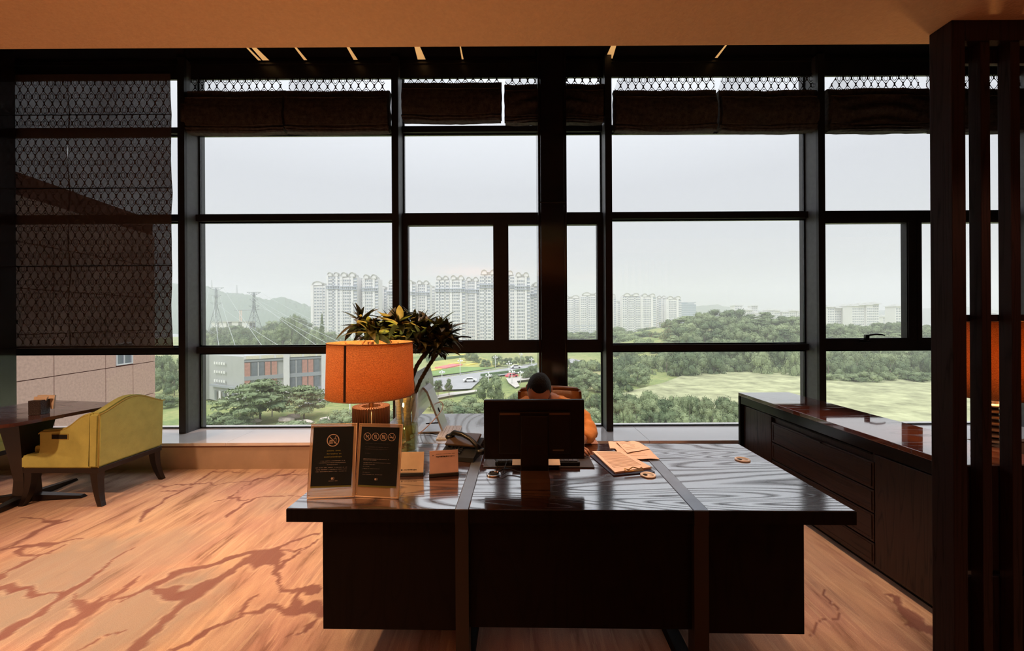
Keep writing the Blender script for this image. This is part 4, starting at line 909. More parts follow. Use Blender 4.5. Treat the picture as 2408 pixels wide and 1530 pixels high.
# ------------------------------------------------------------------ armchairs and lounge table
M_uph = mat('mustard_green_velvet', (.50, .52, .16), .85, 0, .3, .12, 9, .25, 220)
M_pip = mat('mustard_piping', (.40, .33, .08), .8)
M_leg = mat('dark_walnut_leg', (.012, .008, .007), .35)
def smooth_poly(pts, n=6):
    out = []; m_ = len(pts)
    return pts
def armchair(label, loc, rz):
    A = thing('armchair', label, 'armchair', loc, rz, 'green lounge armchairs at the dark table')
    HW = .30
    def curve(n=14):                                     # top edge of the arm, from the back down to the front
        out = []
        for k in range(n + 1):
            t_ = k / n; x_ = .235 - .395 * t_
            s_ = 1 / (1 + math.exp(-(t_ - .30) * 9)); z_ = .765 - .145 * s_
            out.append((x_, z_))
        return out
    cv = curve()
    for s in (-1, 1):
        bm = bmesh.new(); prof = [(.255, .31), (.262, .768)] + cv + [(-.175, .60), (-.175, .445), (-.20, .425), (-.30, .42), (-.325, .40), (-.325, .31)]
        vs = [bm.verts.new((x_, 0, z_)) for x_, z_ in prof]; f = bm.faces.new(vs)
        r_ = bmesh.ops.extrude_face_region(bm, geom=[f]); bmesh.ops.translate(bm, verts=[e_ for e_ in r_['geom'] if isinstance(e_, bmesh.types.BMVert)], vec=(0, .075, 0))
        bmesh.ops.recalc_face_normals(bm, faces=bm.faces[:]); bmesh.ops.bevel(bm, geom=[e_ for e_ in bm.edges if e_.calc_face_angle(0) > .5], offset=.012, segments=3, affect='EDGES')
        am = MB().bm(bm, T(0, -HW if s < 0 else HW - .075, 0)).build('arm', M_uph, A)
        yy = s * (HW - .004)
        MB().tube([(x_ , yy, z_ - .016) for x_, z_ in cv] + [(-.178, yy, .59)], .005, 8).build('piping', M_pip, am)
        ho = MB().bbox((-.065 - .0, s * HW - .004, .545), (.075, s * HW + .004, .592), .003)
        ho.build('pull_frame', M_pip, am)
        MB().box((-.058, s * HW - .006, .551), (.068, s * HW + .005, .586)).build('pull_slot', mat('black_void', (.003, .003, .003), .9), am)
    # back with a humped top
    def top(y): u = y / HW; return .755 + .095 * math.cos(u * PI / 2) ** 1.6
    ny_ = 20; bm = bmesh.new(); ring = []
    for k in range(ny_ + 1):
        y = -HW + 2 * HW * k / ny_; ring.append((y, top(y)))
    prof = [(-HW, .31)] + ring + [(HW, .31)]
    vs = [bm.verts.new((.31 if z_ < .4 else .325, y, z_)) for y, z_ in prof]; f = bm.faces.new(vs)
    r_ = bmesh.ops.extrude_face_region(bm, geom=[f]); bmesh.ops.translate(bm, verts=[e_ for e_ in r_['geom'] if isinstance(e_, bmesh.types.BMVert)], vec=(-.095, 0, 0))
    bmesh.ops.recalc_face_normals(bm, faces=bm.faces[:]); bmesh.ops.bevel(bm, geom=[e_ for e_ in bm.edges if e_.calc_face_angle(0) > .6], offset=.018, segments=3, affect='EDGES')
    bk = MB().bm(bm).build('backrest', M_uph, A)
    MB().tube([(.322, y, z_ - .012) for y, z_ in ring], .0055, 8).build('piping', M_pip, bk)
    MB().tube([(.312, -HW + .005, .315), (.318, -HW + .004, .5), (.325, -HW + .003, .74)], .004, 8).build('piping', M_pip, bk)
    MB().bbox((-.335, -HW + .07, .31), (.22, HW - .07, .40), .02).build('seat_deck', M_uph, A)
    MB().bbox((-.315, -HW + .077, .395), (.22, HW - .077, .475), .03).build('seat_cushion', M_uph, A)
    MB().bbox((-.32, -HW + .012, .268), (.305, HW - .012, .312), .004).build('base_frame', M_leg, A)
    for sx in (-1, 1):
        for s in (-1, 1):
            x0 = .262 if sx > 0 else -.285; y0 = s * (HW - .045)
            pts = []; rs = []
            lm_ = MB()
            for k in range(8):
                t_ = k / 7; c = (x0 + sx * .055 * t_ ** 2.2, y0 + s * .02 * t_ ** 2, .275 * (1 - t_)); h_ = .030 - .012 * t_
                pts.append([(c[0] - h_, c[1] - h_, c[2]), (c[0] + h_, c[1] - h_, c[2]), (c[0] + h_, c[1] + h_, c[2]), (c[0] - h_, c[1] + h_, c[2])])
            lm_.add([p for q_ in pts for p in q_], [(a * 4 + j, a * 4 + (j + 1) % 4, a * 4 + 4 + (j + 1) % 4, a * 4 + 4 + j) for a in range(7) for j in range(4)] + [(3, 2, 1, 0), (28, 29, 30, 31)])
            lm_.build('leg', M_leg, A)
    return A
A1 = armchair('green armchair with humped back turned towards the window, nearest the camera', (-3.655, 3.53, .002), math.radians(-1))
A2 = copy_tree(A1); A2.location = (-5.02, 3.62, .002); A2.rotation_euler = (0, 0, PI); A2['label'] = 'green armchair across the table, cut off by the left edge'
M_ttop = wood_mat('red_brown_table_top', (.030, .012, .010), (.085, .035, .028), 0, .16, 1.6, 8, .4, .5, .08)
tb = thing('lounge_table', 'dark wooden lounge table with rounded top beside the green armchair', 'table', (-4.08, 3.36, .002), math.radians(-10))
pts = []
for cx, cy, a0 in ((.36, .30, 0), (-.36, .30, 90), (-.36, -.30, 180), (.36, -.30, 270)):
    for k in range(7):
        a = math.radians(a0 + 15 * k); pts.append((cx + .10 * math.cos(a), cy + .10 * math.sin(a)))
MB().prism(pts, .722, .748).build('table_top', M_ttop, tb)
MB().bbox((-.15, -.15, .66), (.15, .15, .722), .006).build('bracket', M_leg, tb)
pd = MB(); secs = [(.115, .66), (.098, .55), (.072, .35), (.055, .18), (.060, .06), (.075, .03)]
pd.add([(sx * h_, sy * h_, z_) for h_, z_ in secs for sx, sy in ((-1, -1), (1, -1), (1, 1), (-1, 1))], [(a * 4 + j, a * 4 + 4 + j, a * 4 + 4 + (j + 1) % 4, a * 4 + (j + 1) % 4) for a in range(5) for j in range(4)] + [(0, 1, 2, 3), (23, 22, 21, 20)])
pd.build('pedestal', M_leg, tb)
for k in range(4):
    MB().add([(.02, -.035, 0), (.42, -.025, 0), (.43, .025, 0), (.02, .035, 0), (.02, -.035, .06), (.41, -.02, .022), (.41, .02, .022), (.02, .035, .06)], [(0, 3, 2, 1), (4, 5, 6, 7), (0, 1, 5, 4), (1, 2, 6, 5), (2, 3, 7, 6), (3, 0, 4, 7)], False, RZ(PI / 2 * k + .3)).build('foot', M_leg, tb)
hp = P(82, 975, 3.22)
nh = thing('napkin_holder', 'dark woven box with folded cream napkins on the lounge table', 'napkin holder', (hp.x, 3.25, .7505), .15)
bx_ = MB(); bx_.bbox((-.043, -.04, 0), (.043, .04, .115), .004); bx_.build('box', mat('black_woven_leather', (.03, .02, .018), .3, bump=.9, bscale=160, spec=.7), nh)
MB().prism([(-.048, .10), (-.048, .145), (-.01, .147), (.075, .142), (.062, .03), (.045, .03), (.03, .10)], .041, .055, None, 'y').build('napkin', mat('cream_napkin', (.75, .62, .48), .8), nh)
MB().prism([(-.04, .11), (-.035, .140), (.06, .138), (.04, .10)], .0, .012, None, 'y').build('napkin', mat('cream_napkin', (.75, .62, .48), .8), nh)

# ------------------------------------------------------------------ office chair and the bowed person
M_lea = mat('tan_brown_leather', (.36, .15, .05), .38, 0, .5, .2, 10, .15, 90)
OCY = 2.98; ox = P(1293, 950, OCY).x
oc = thing('office_chair', 'tan brown leather office chair behind the bowed person', 'chair', (ox, OCY - .22, .002))
zt = P(1293, 912, OCY).z
bm = bmesh.new(); bmesh.ops.create_cube(bm, size=1)
for v in bm.verts: v.co = Vector((v.co.x * .475, v.co.y * .085, v.co.z * .62))
bmesh.ops.subdivide_edges(bm, edges=bm.edges[:], cuts=5, use_grid_fill=True)
for v in bm.verts: v.co.y += .10 * (v.co.x / .24) ** 2 * -.25 + .06 * (v.co.z / .31); v.co.z += .008 * math.cos(v.co.x * 9) * (1 if v.co.z > .3 else 0)
bmesh.ops.bevel(bm, geom=[e_ for e_ in bm.edges if e_.calc_face_angle(0) > .9], offset=.022, segments=4, affect='EDGES')
MB().bm(bm, T(0, .22, zt - .315), True).build('backrest', M_lea, oc)
MB().tube([(-.225, .235, zt - .02), (-.1, .25, zt - .006), (.1, .25, zt - .006), (.225, .235, zt - .02)], .006, 8).build('piping', M_lea, oc)
MB().bbox((-.24, -.26, .43), (.24, .22, .52), .03).build('seat', M_lea, oc)
for s in (-1, 1):
    ar = MB(); ar.bbox((s * .27 - .025, -.14, .64), (s * .27 + .025, .16, .67), .01); ar.tube([(s * .22, .10, .46), (s * .275, .10, .52), (s * .275, .08, .645)], .014, 8); ar.build('armrest', M_lea, oc)
MB().tube([(0, 0, .08), (0, 0, .43)], .028, 12).build('gas_column', M_pl2, oc)
for k in range(5):
    a = 2 * PI * k / 5
    lg_ = MB().tube([(0, 0, .10), (.15 * math.cos(a), .15 * math.sin(a), .085), (.27 * math.cos(a), .27 * math.sin(a), .065)], [.025, .02, .014], 8).build('base_leg', M_pl2, oc)
    MB().lathe([(.0001, -.012), (.027, -.012), (.027, .012), (.0001, .012)], 16, T(.27 * math.cos(a), .27 * math.sin(a), .028) @ RZ(a) @ RX(PI / 2)).build('castor', M_pl2, lg_)

M_skin = mat('skin', (.42, .20, .12), .5, 0, .4, .06, 20); M_hair = mat('short_black_hair', (.004, .003, .003), .6, 0, .2, .4, 120, .8, 260, (1, 1, .25))
M_shirt = mat('orange_peach_shirt', (.62, .26, .075), .8, 0, .3, .10, 14, .3, 50); M_trs = mat('dark_trousers', (.02, .02, .025), .85)
def skinned(name, verts, edges, radii, m_, parent, root=0, sub=2, loc=(0, 0, 0)):
    me_ = bpy.data.meshes.new(name); me_.from_pydata(verts, edges, []); o = bpy.data.objects.new(name, me_); C.objects.link(o)
    md = o.modifiers.new('skin', 'SKIN'); md.use_smooth_shade = True
    o.modifiers.new('sub', 'SUBSURF').levels = sub
    sv = me_.skin_vertices[0].data
    for i, r_ in enumerate(radii): sv[i].radius = (r_, r_) if not isinstance(r_, tuple) else r_; sv[i].use_root = (i == root)
    bpy.context.view_layer.update(); dg = bpy.context.evaluated_depsgraph_get()
    m2 = bpy.data.meshes.new_from_object(o.evaluated_get(dg)); bpy.data.objects.remove(o)
    m2.materials.clear(); m2.materials.append(m_); return link(name, m2, parent, loc)
hc = P(1267, 905, 2.62)
per = thing('person', 'person in an orange shirt seated behind the monitor with head bowed down', 'person', (hc.x + .035, 2.72, .002))
hxo = -.035
V = [(0, .02, .54), (0, .0, .70), (0, -.03, .84), (0, -.05, .925), (-.015, -.085, .985), (hxo, -.105, 1.02),      # 0-5 pelvis..neck..skull base
     (-.17, -.04, .90), (-.26, -.16, .80), (-.20, -.36, .785), (-.15, -.42, .78),                           # 6-9 left arm (viewer's left)
     (.17, -.04, .90), (.285, -.20, .80), (.18, -.40, .785), (.12, -.45, .78),                              # 10-13 right arm
     (-.10, -.02, .53), (-.12, -.40, .50), (-.12, -.42, .12), (-.12, -.52, .045),                           # legs
     (.10, -.02, .53), (.12, -.40, .50), (.12, -.42, .12), (.12, -.52, .045)]
E = [(0, 1), (1, 2), (2, 3), (3, 4), (4, 5), (3, 6), (6, 7), (7, 8), (8, 9), (3, 10), (10, 11), (11, 12), (12, 13), (0, 14), (14, 15), (15, 16), (16, 17), (0, 18), (18, 19), (19, 20), (20, 21)]
RAD = [.13, .125, .13, .10, .055, .055, .06, .045, .032, .026, .06, .045, .032, .026, .09, .06, .045, .035, .09, .06, .045, .035]
# head: shaped ellipsoid, bowed forward
Mh = T(hxo, -.12, 1.045) @ RX(math.radians(52)) @ RZ(math.radians(-6))
def headmesh(grow=0, hair=False):
    vs, fs = [], []; nr, ns = 26, 32
    for i in range(nr + 1):
        ph = PI * i / nr
        for j in range(ns):
            th = 2 * PI * j / ns; x_, y_, z_ = math.sin(ph) * math.cos(th), math.sin(ph) * math.sin(th), math.cos(ph)
            px_, py_, pz_ = x_ * .077, y_ * .097, z_ * .112
            if z_ < 0: px_ *= 1 - .28 * z_ * z_; py_ *= 1 - .12 * z_ * z_
            if y_ < 0:                                     # face side (-y)
                py_ -= .006 * math.exp(-((z_ + .15) / .25) ** 2)
                nose = math.exp(-(x_ / .17) ** 2) * math.exp(-((z_ + .22) / .17) ** 2) * (y_ < -.6); py_ -= .024 * nose
                for ex in (-.4, .4): py_ += .008 * math.exp(-((x_ - ex) / .2) ** 2 - ((z_ - .03) / .12) ** 2)
                py_ -= .006 * math.exp(-(x_ / .3) ** 2 - ((z_ + .52) / .07) ** 2) + .008 * math.exp(-(x_ / .35) ** 2 - ((z_ + .85) / .15) ** 2)
            g_ = 1 + grow
            if hair: 
                n_ = 1 + .02 * noise.noise(Vector((px_ * 60, py_ * 60, pz_ * 25)))
                px_ *= g_ * n_; py_ *= g_ * n_; pz_ *= g_ * n_
            vs.append((px_, py_, pz_))
    for i in range(nr):
        for j in range(ns):
            if hair:
                z_ = math.cos(PI * (i + .5) / nr); y_ = math.sin(PI * (i + .5) / nr) * math.sin(2 * PI * (j + .5) / ns)
                if not (z_ > .52 + .25 * (-y_ > .2) * min(1, -y_) - .95 * max(0, y_) - (.45 if -.35 < y_ <= .2 else 0)): continue
            fs.append((i * ns + j, (i + 1) * ns + j, (i + 1) * ns + (j + 1) % ns, i * ns + (j + 1) % ns))
    return vs, fs
body = skinned('body', V, E, RAD, M_skin, per)
# one continuous body: the head is merged into the same mesh with ears
bm = bmesh.new(); bm.from_mesh(body.data)
def bm_add(vs, fs, M):
    nv_ = [bm.verts.new(M @ Vector(v)) for v in vs]
    for f in fs:
        try: fc_ = bm.faces.new([nv_[i] for i in f]); fc_.smooth = True
        except ValueError: pass
vs, fs = headmesh(); bm_add(vs, fs, Mh)
for s in (-1, 1):
    e_ = MB().ell((s * .078, .008, -.012), (.010, .018, .030), 12, 8); bm_add(e_.v, e_.f, Mh)
# hands: palm and five bent fingers each
for s, (wx_, wy_, wz_), az in ((-1, (-.15, -.42, .78), -.5), (1, (.12, -.45, .78), .45)):
    Mw = T(wx_, wy_, wz_ - .002) @ RZ(az)
    pm_ = MB().ell((0, -.045, -.004), (.038, .05, .014), 14, 8, Mw); bm_add(pm_.v, pm_.f, Matrix())
    for k in range(4):
        x_ = (-.028 + .0187 * k); Lf = (.066, .074, .070, .055)[k if s > 0 else 3 - k]
        f_ = MB().tube([(x_, -.07, 0), (x_ * 1.1, -.09 , .006), (x_ * 1.15, -.09 - Lf * .45, .004), (x_ * 1.15, -.09 - Lf * .85, -.012)], [.009, .0085, .008, .006], 8, Mw); bm_add(f_.v, f_.f, Matrix())
    tx = -s * .034
    f_ = MB().tube([(tx * .8, -.02, 0), (tx * 1.5, -.045, -.002), (tx * 1.65, -.07, -.006), (tx * 1.55, -.088, -.010)], [.012, .011, .009, .007], 8, Mw); bm_add(f_.v, f_.f, Matrix())
bm.to_mesh(body.data); bm.free()
vs, fs = headmesh(.045, True); hm = MB().add(vs, fs, True, Mh).build('hair', M_hair, per)
ey = MB()
for s in (-1, 1): ey.ell((s * .030, -.083, .004), (.013, .009, .008), 10, 8, Mh)
ey.build('eye', mat('eye_white', (.7, .68, .64), .3), per)
MB().tube([Mh @ Vector((-.022, -.100, -.058)), Mh @ Vector((0, -.105, -.060)), Mh @ Vector((.022, -.100, -.058))], .004, 8).build('lips', mat('lips', (.35, .12, .10), .5), per)
SV = [(0, .02, .56), (0, .0, .70), (0, -.03, .84), (0, -.05, .915), (0.0, -.07, .945), (-.185, -.04, .885), (-.275, -.17, .805), (-.205, -.36, .785), (.185, -.04, .885), (.292, -.20, .800), (.20, -.37, .79)]
SE = [(0, 1), (1, 2), (2, 3), (3, 4), (3, 5), (5, 6), (6, 7), (3, 8), (8, 9), (9, 10)]
sh_ = skinned('shirt', SV, SE, [.155, .15, .155, .115, .075, .085, .060, .045, .085, .056, .046], M_shirt, per)
for v in sh_.data.vertices:
    n_ = noise.noise(v.co * 14); v.co += v.normal * (.009 * n_ + .008 * math.sin(v.co.z * 70 + v.co.x * 30 + 4 * n_))
skinned('trousers', [(0, .02, .53), (-.10, -.02, .53), (-.12, -.40, .50), (-.12, -.42, .15), (.10, -.02, .53), (.12, -.40, .50), (.12, -.42, .15)], [(0, 1), (1, 2), (2, 3), (0, 4), (4, 5), (5, 6)], [.15, .105, .078, .065, .105, .078, .065], M_trs, per)
for s in (-1, 1): MB().ell((s * .12, -.47, .042), (.048, .135, .042), 16, 10).build('shoe', M_pl, per)
mn = MB().lathe([(.060, 0), (.062, .01), (.055, .02)], 20, T(hxo * .5, -.085, .985) @ RX(math.radians(35))).build('lanyard', mat('dark_lanyard', (.03, .025, .02), .7), per)
# ------------------------------------------------------------------ outdoors, seen through the glass
GZ = -18.5
def GG(px, py, z=GZ): return G(px, py, z)
def gd(py, px=1204): return GG(px, py).y
M_grass = mat('field_grass', (.27, .31, .11), .95, 0, .2, .30, .06)
m, t, b = new_mat('ground_mixture'); v = coords(t)
n1 = nd(t, 'TexNoise', i_Scale=.045, i_Detail=8.0, i_Roughness=.65); n2 = nd(t, 'TexNoise', i_Scale=.6, i_Detail=6.0, i_Roughness=.7); t.links.new(v, n1.inputs['Vector']); t.links.new(v, n2.inputs['Vector'])
a_ = math_(t, 'MULTIPLY_ADD', n2.outputs['Fac'], .5, math_(t, 'MULTIPLY', n1.outputs['Fac'], .6))
t.links.new(ramp(t, a_, [(.38, (.10, .17, .06)), (.50, (.24, .30, .10)), (.60, (.36, .37, .15)), (.70, (.42, .35, .22))]), b.inputs['Base Color']); b.inputs['Roughness'].default_value = 1
M_ground = m
gm = MB(); 
# terrain: flat near the building, rising to a wooded mound on the right
def mound(x, y):
    q1 = math.exp(-((x - 150) / 75) ** 2 - ((y - 300) / 60) ** 2) * 16
    q2 = math.exp(-((x - 85) / 34) ** 2 - ((y - 215) / 42) ** 2) * 9
    return q1 + q2
nx_, ny_ = 90, 70
xs_ = np.linspace(-420, 620, nx_); ys_ = np.concatenate([np.linspace(20, 320, 50), np.linspace(340, 1500, 20)])
gm.add([(x, y, GZ + mound(x, y) + .4 * noise.noise(Vector((x / 20, y / 20, 0)))) for y in ys_ for x in xs_], [(j * nx_ + i, j * nx_ + i + 1, (j + 1) * nx_ + i + 1, (j + 1) * nx_ + i) for j in range(ny_ - 1) for i in range(nx_ - 1)], True)
struct(gm.build('ground', M_ground))
def gpoly(name, label, cat, pts, m_, h=.12, kind='structure', sub=False):
    q = [GG(*p) for p in pts]; mb = MB(); z0 = GZ + .55
    mb.add([(p.x, p.y, z0) for p in q] + [(p.x, p.y, z0 + h) for p in q], [tuple(range(len(q), 2 * len(q)))] + [(i, (i + 1) % len(q), len(q) + (i + 1) % len(q), len(q) + i) for i in range(len(q))])
    o = mb.build(name, m_)
    if kind == 'structure': o['kind'] = 'structure'; o['label'] = label
    else: tag(o, label, cat, None, kind)
    return o
M_road = mat('pale_asphalt', (.40, .40, .41), .9, 0, .3, .08, .3); M_path = mat('pale_paving', (.58, .54, .50), .9, 0, .3, .1, .5)
gpoly('road', 'wide grey road crossing behind the round tree', 'road', [(1000, 896), (1090, 884), (1160, 874), (1265, 857), (1420, 835), (1420, 842), (1262, 872), (1190, 884), (1135, 892), (1108, 918), (1000, 923)], M_road, .05)
gpoly('road', 'grey road strip beside the school block', 'road', [(700, 945), (800, 922), (990, 893), (990, 908), (870, 925), (700, 962)], M_road, .06)
gpoly('path', 'pale path below the road', 'path', [(1010, 938), (1060, 928), (1125, 921), (1125, 925), (1064, 934), (1010, 945)], M_path, .1)
gpoly('path', 'curved pale path right of the road', 'path', [(1190, 893), (1226, 889), (1262, 889), (1262, 893), (1215, 900), (1222, 912), (1212, 916), (1196, 904)], M_path, .1)
gpoly('field', 'pale grassy field on the right', 'field', [(1440, 935), (1560, 905), (1640, 873), (1700, 862), (1800, 872), (1900, 888), (2260, 900), (2700, 930), (2900, 1100), (1440, 1080)], mat('field_green', (.40, .41, .24), .95, 0, .2, .40, .25), .15)
gpoly('lawn', 'meadow slope beyond the road', 'lawn', [(1008, 845), (1100, 832), (1180, 860), (1150, 868), (1008, 888)], mat('meadow_yellow_green', (.44, .43, .14), .95, 0, .2, .2, .15), .12)
gpoly('lawn', 'green verge along the road', 'lawn', [(1008, 874), (1085, 866), (1165, 868), (1090, 879), (1008, 889)], mat('verge_green', (.22, .34, .12), .95, 0, .2, .2, .2), .2)
def stripe(name, label, a, b_, th, m_, h=.6):
    p, q = GG(*a), GG(*b_); d = (q - p); n_ = Vector((-d.y, d.x, 0)).normalized() * th
    o = MB(); rr = random.Random(int(a[0])); 
    o.prism([(0, 0), (d.x, d.y), (d.x + n_.x, d.y + n_.y), (n_.x, n_.y)], 0, h); ob = o.build(name, m_); ob.location = (p.x, p.y, GZ + .5); tag(ob, label, 'flower bed'); return ob
M_fy = mat('yellow_flowers', (.80, .66, .16), .9, vary=.2, scale=2); M_fr = mat('pink_flowers', (.80, .22, .22), .9, vary=.25, scale=2); M_hd = mat('dark_hedge', (.10, .17, .07), .95, vary=.3, scale=1)
stripe('flower_bed', 'broad pinkish red flower bed beyond the street', (1048, 871), (1088, 862), 5, M_fr)
for k, (a, b_, w_) in enumerate([((1012, 878), (1040, 873), 'nearest the computer'), ((1060, 861), (1095, 856), 'just behind the red bed'), ((1070, 841), (1098, 837), 'furthest up the slope'), ((1028, 849.5), (1046, 847.5), 'short one near the plant leaves'), ((1102, 863), (1124, 859), 'right of the red bed')]):
    stripe('flower_bed', 'narrow yellow flower strip on the slope, ' + w_, a, b_, 1.6, M_fy)
stripe('hedge', 'dark clipped hedge strip across the slope', (1012, 853), (1095, 843), 3.0, M_hd, 1.2)
for a, b_, w_ in (((1135, 889), (1210, 879), 'near side'), ((1210, 879), (1262, 871), 'far side')):
    ob = stripe('hedge', 'low hedge strip along the road edge, ' + w_, a, b_, 1.2, M_hd, .9)
for o in bpy.data.objects:
    if o.name.startswith('hedge'): o['category'] = 'hedge'
# low wall with a railing at the road edge
rw = thing('road_railing', 'long pale railing along the far edge of the road', 'railing', tuple(GG(1008, 896)))
p0, p1 = GG(1008, 896), GG(1265, 857); d_ = p1 - p0
rb = MB(); rb.tube([(0, 0, .9), tuple(Vector((d_.x, d_.y, .9)))], .09, 6); rb.tube([(0, 0, .5), tuple(Vector((d_.x, d_.y, .5)))], .05, 6); rb.build('rail', mat('pale_rail', (.6, .6, .6), .6), rw)
ps = MB().box((-.08, -.08, 0), (.08, .08, 1.0)).mesh('post'); ps.materials.append(mat('pale_rail', (.6, .6, .6), .6))
for k in range(30): link('post', ps, rw, (d_.x * k / 29, d_.y * k / 29, .0))

# trees ---------------------------------------------------------------------------------------
def leafm(name, c1, c2):
    m, t, b = new_mat(name); oi = nd(t, 'ObjectInfo'); n = nd(t, 'TexNoise', i_Scale=1.1, i_Detail=6.0, i_Roughness=.75); t.links.new(coords(t), n.inputs['Vector'])
    f = math_(t, 'ADD', math_(t, 'MULTIPLY', n.outputs['Fac'], .9), math_(t, 'MULTIPLY_ADD', oi.outputs['Random'], .3, -.15))
    t.links.new(ramp(t, f, [(.3, c1), (.65, c2)]), b.inputs['Base Color']); b.inputs['Roughness'].default_value = .9; b.inputs['Specular IOR Level'].default_value = .15; return m
L_green = leafm('leaves_mid_green', (.12, .17, .09), (.33, .39, .21)); L_dark = leafm('leaves_dark_green', (.05, .09, .06), (.16, .22, .14))
L_light = leafm('leaves_light_green', (.26, .32, .15), (.50, .53, .30)); L_brown = leafm('leaves_brownish', (.26, .23, .15), (.50, .45, .31))
M_trunk = mat('grey_bark', (.16, .13, .10), .9, vary=.3)
def crown_mesh(name, kind, seed, nleaf=1500, lw_=.075):
    """unit crown: width about 2, height 0..1 scaled per tree; leaves as small bent quads over blobs"""
    r = random.Random(seed); vs, fs = [], []
    blobs = []
    if kind == 'round':
        for k in range(26):
            a = r.uniform(0, 2 * PI); z_ = r.uniform(.12, .9); rad = (.80 * math.sqrt(max(.05, 1 - ((z_ - .45) / .6) ** 2))) * r.uniform(.45, 1)
            blobs.append((rad * math.cos(a), rad * math.sin(a), z_, r.uniform(.20, .34), .75))
    elif kind == 'umbrella':
        for lay, (z_, R1) in enumerate(((.25, .75), (.45, .98), (.62, .85), (.80, .6), (.93, .35))):
            for k in range(int(5 + 9 * R1)):
                a = r.uniform(0, 2 * PI); rad = R1 * r.uniform(.2, 1); blobs.append((rad * math.cos(a), rad * math.sin(a), z_ - .12 * (rad / max(.3, R1)) ** 2 + r.uniform(-.03, .03), r.uniform(.20, .32), .22))
    elif kind == 'bush':
        for k in range(22):
            a = r.uniform(0, 2 * PI); rad = r.uniform(0, .8); blobs.append((rad * math.cos(a), rad * math.sin(a), r.uniform(.15, .75) * (1 - .5 * rad), r.uniform(.2, .36), .7))
    elif kind == 'tall':
        for k in range(24):
            a = r.uniform(0, 2 * PI); z_ = r.uniform(.08, .95); rad = .65 * (1 - z_ * .6) * r.uniform(.3, 1); blobs.append((rad * math.cos(a), rad * math.sin(a), z_, r.uniform(.18, .3), .6))
    else:
        for k in range(34):
            z_ = k / 34; R1 = (1 - z_) * .9 + .04; 
            for q_ in range(3):
                a = r.uniform(0, 2 * PI); blobs.append((R1 * .55 * math.cos(a), R1 * .55 * math.sin(a), z_, R1 * .45 + .03, .10))
    # dark inner cores so that the crown is not see-through
    core = MB()
    for (x, y, z, s_, sq) in blobs: core.ell((x * .93, y * .93, z), (s_ * .70, s_ * .70, s_ * .70 * sq), 7, 5)
    vs += core.v; fs += core.f
    per_b = max(8, nleaf // len(blobs))
    for (x, y, z, s_, sq) in blobs:
        for k in range(per_b):
            d = Vector((r.gauss(0, 1), r.gauss(0, 1), r.gauss(0, 1) + .25)).normalized(); rr_ = s_ * r.uniform(.75, 1.08)
            c = Vector((x + d.x * rr_, y + d.y * rr_, z + d.z * rr_ * sq)); nrm = (d + Vector((r.gauss(0, .5), r.gauss(0, .5), r.gauss(0, .5) + .3))).normalized()
            a = nrm.orthogonal().normalized(); b2 = nrm.cross(a); an = r.uniform(0, PI); a, b2 = a * math.cos(an) + b2 * math.sin(an), b2 * math.cos(an) - a * math.sin(an)
            w1 = lw_ * r.uniform(.5, 1.1); k0 = len(vs)
            vs += [tuple(c - a * w1), tuple(c - b2 * w1 * .45), tuple(c + a * w1), tuple(c + b2 * w1 * .45)]; fs.append((k0, k0 + 1, k0 + 2, k0 + 3))
    me_ = bpy.data.meshes.new(name); me_.from_pydata(vs, [], fs); return me_
CROWNS = {}
for kd, nl, lw_ in (('round', 2600, .055), ('umbrella', 3000, .06), ('bush', 2200, .06), ('tall', 2200, .055), ('conifer', 1200, .06)):
    for s_ in range(2 if kd in ('round', 'umbrella', 'bush') else 1):
        for mn_, mm_ in (('g', L_green), ('d', L_dark), ('l', L_light), ('b', L_brown)):
            if mn_ == 'g': base_me = crown_mesh('crown', kd, s_ * 10 + len(kd), nl, lw_); me_ = base_me
            else: me_ = base_me.copy()
            me_.materials.append(mm_); CROWNS[(kd, s_, mn_)] = me_
trk = MB().tube([(0, 0, 0), (.01, 0, .4), (-.01, .01, .8), (0, 0, 1)], [.05, .035, .025, .012], 7).mesh('trunk'); trk.materials.append(M_trunk)
def tree(label, cat, x, y, z, w_, h, kind, col, group=None, clear=.2, name=None, seed=0):
    o = thing(name or ('bush' if kind == 'bush' else 'tree'), label, cat, (x, y, z), seed * 1.3, group)
    ks = (kind, seed % 2 if kind in ('round', 'umbrella', 'bush') else 0, col)
    link('crown', CROWNS[ks], o, (0, 0, h * clear), None, (w_ / 2, w_ / 2, h * (1 - clear)))
    link('trunk', trk, o, (0, 0, -.4), None, (h * .55, h * .55, h * .9))
    return o
def tree_px(label, px, ybase, ytop, wpx, kind, col, group=None, clear=.12, cat='tree', seed=0):
    g = GG(px, ybase); d = g.y; zt = P(px, ytop, d).z
    return tree(label, cat, g.x, d, GZ + .5, wpx * d / FPX, zt - GZ - .5, kind, col, group, clear, None, seed)
def tree_at(label, px, d, ytop, wpx, hgt, kind, col, group, seed, clear=.1, cat='tree'):
    p = P(px, ytop, d); return tree(label, cat, p.x, d, p.z - hgt, wpx * d / FPX, hgt, kind, col, group, clear, None, seed)
rt = random.Random(21)
def lerp_top(tab, px):
    for (a, ya_), (b_, yb_) in zip(tab, tab[1:]):
        if a <= px <= b_: return ya_ + (yb_ - ya_) * (px - a) / (b_ - a)
    return tab[0][1] if px < tab[0][0] else tab[-1][1]
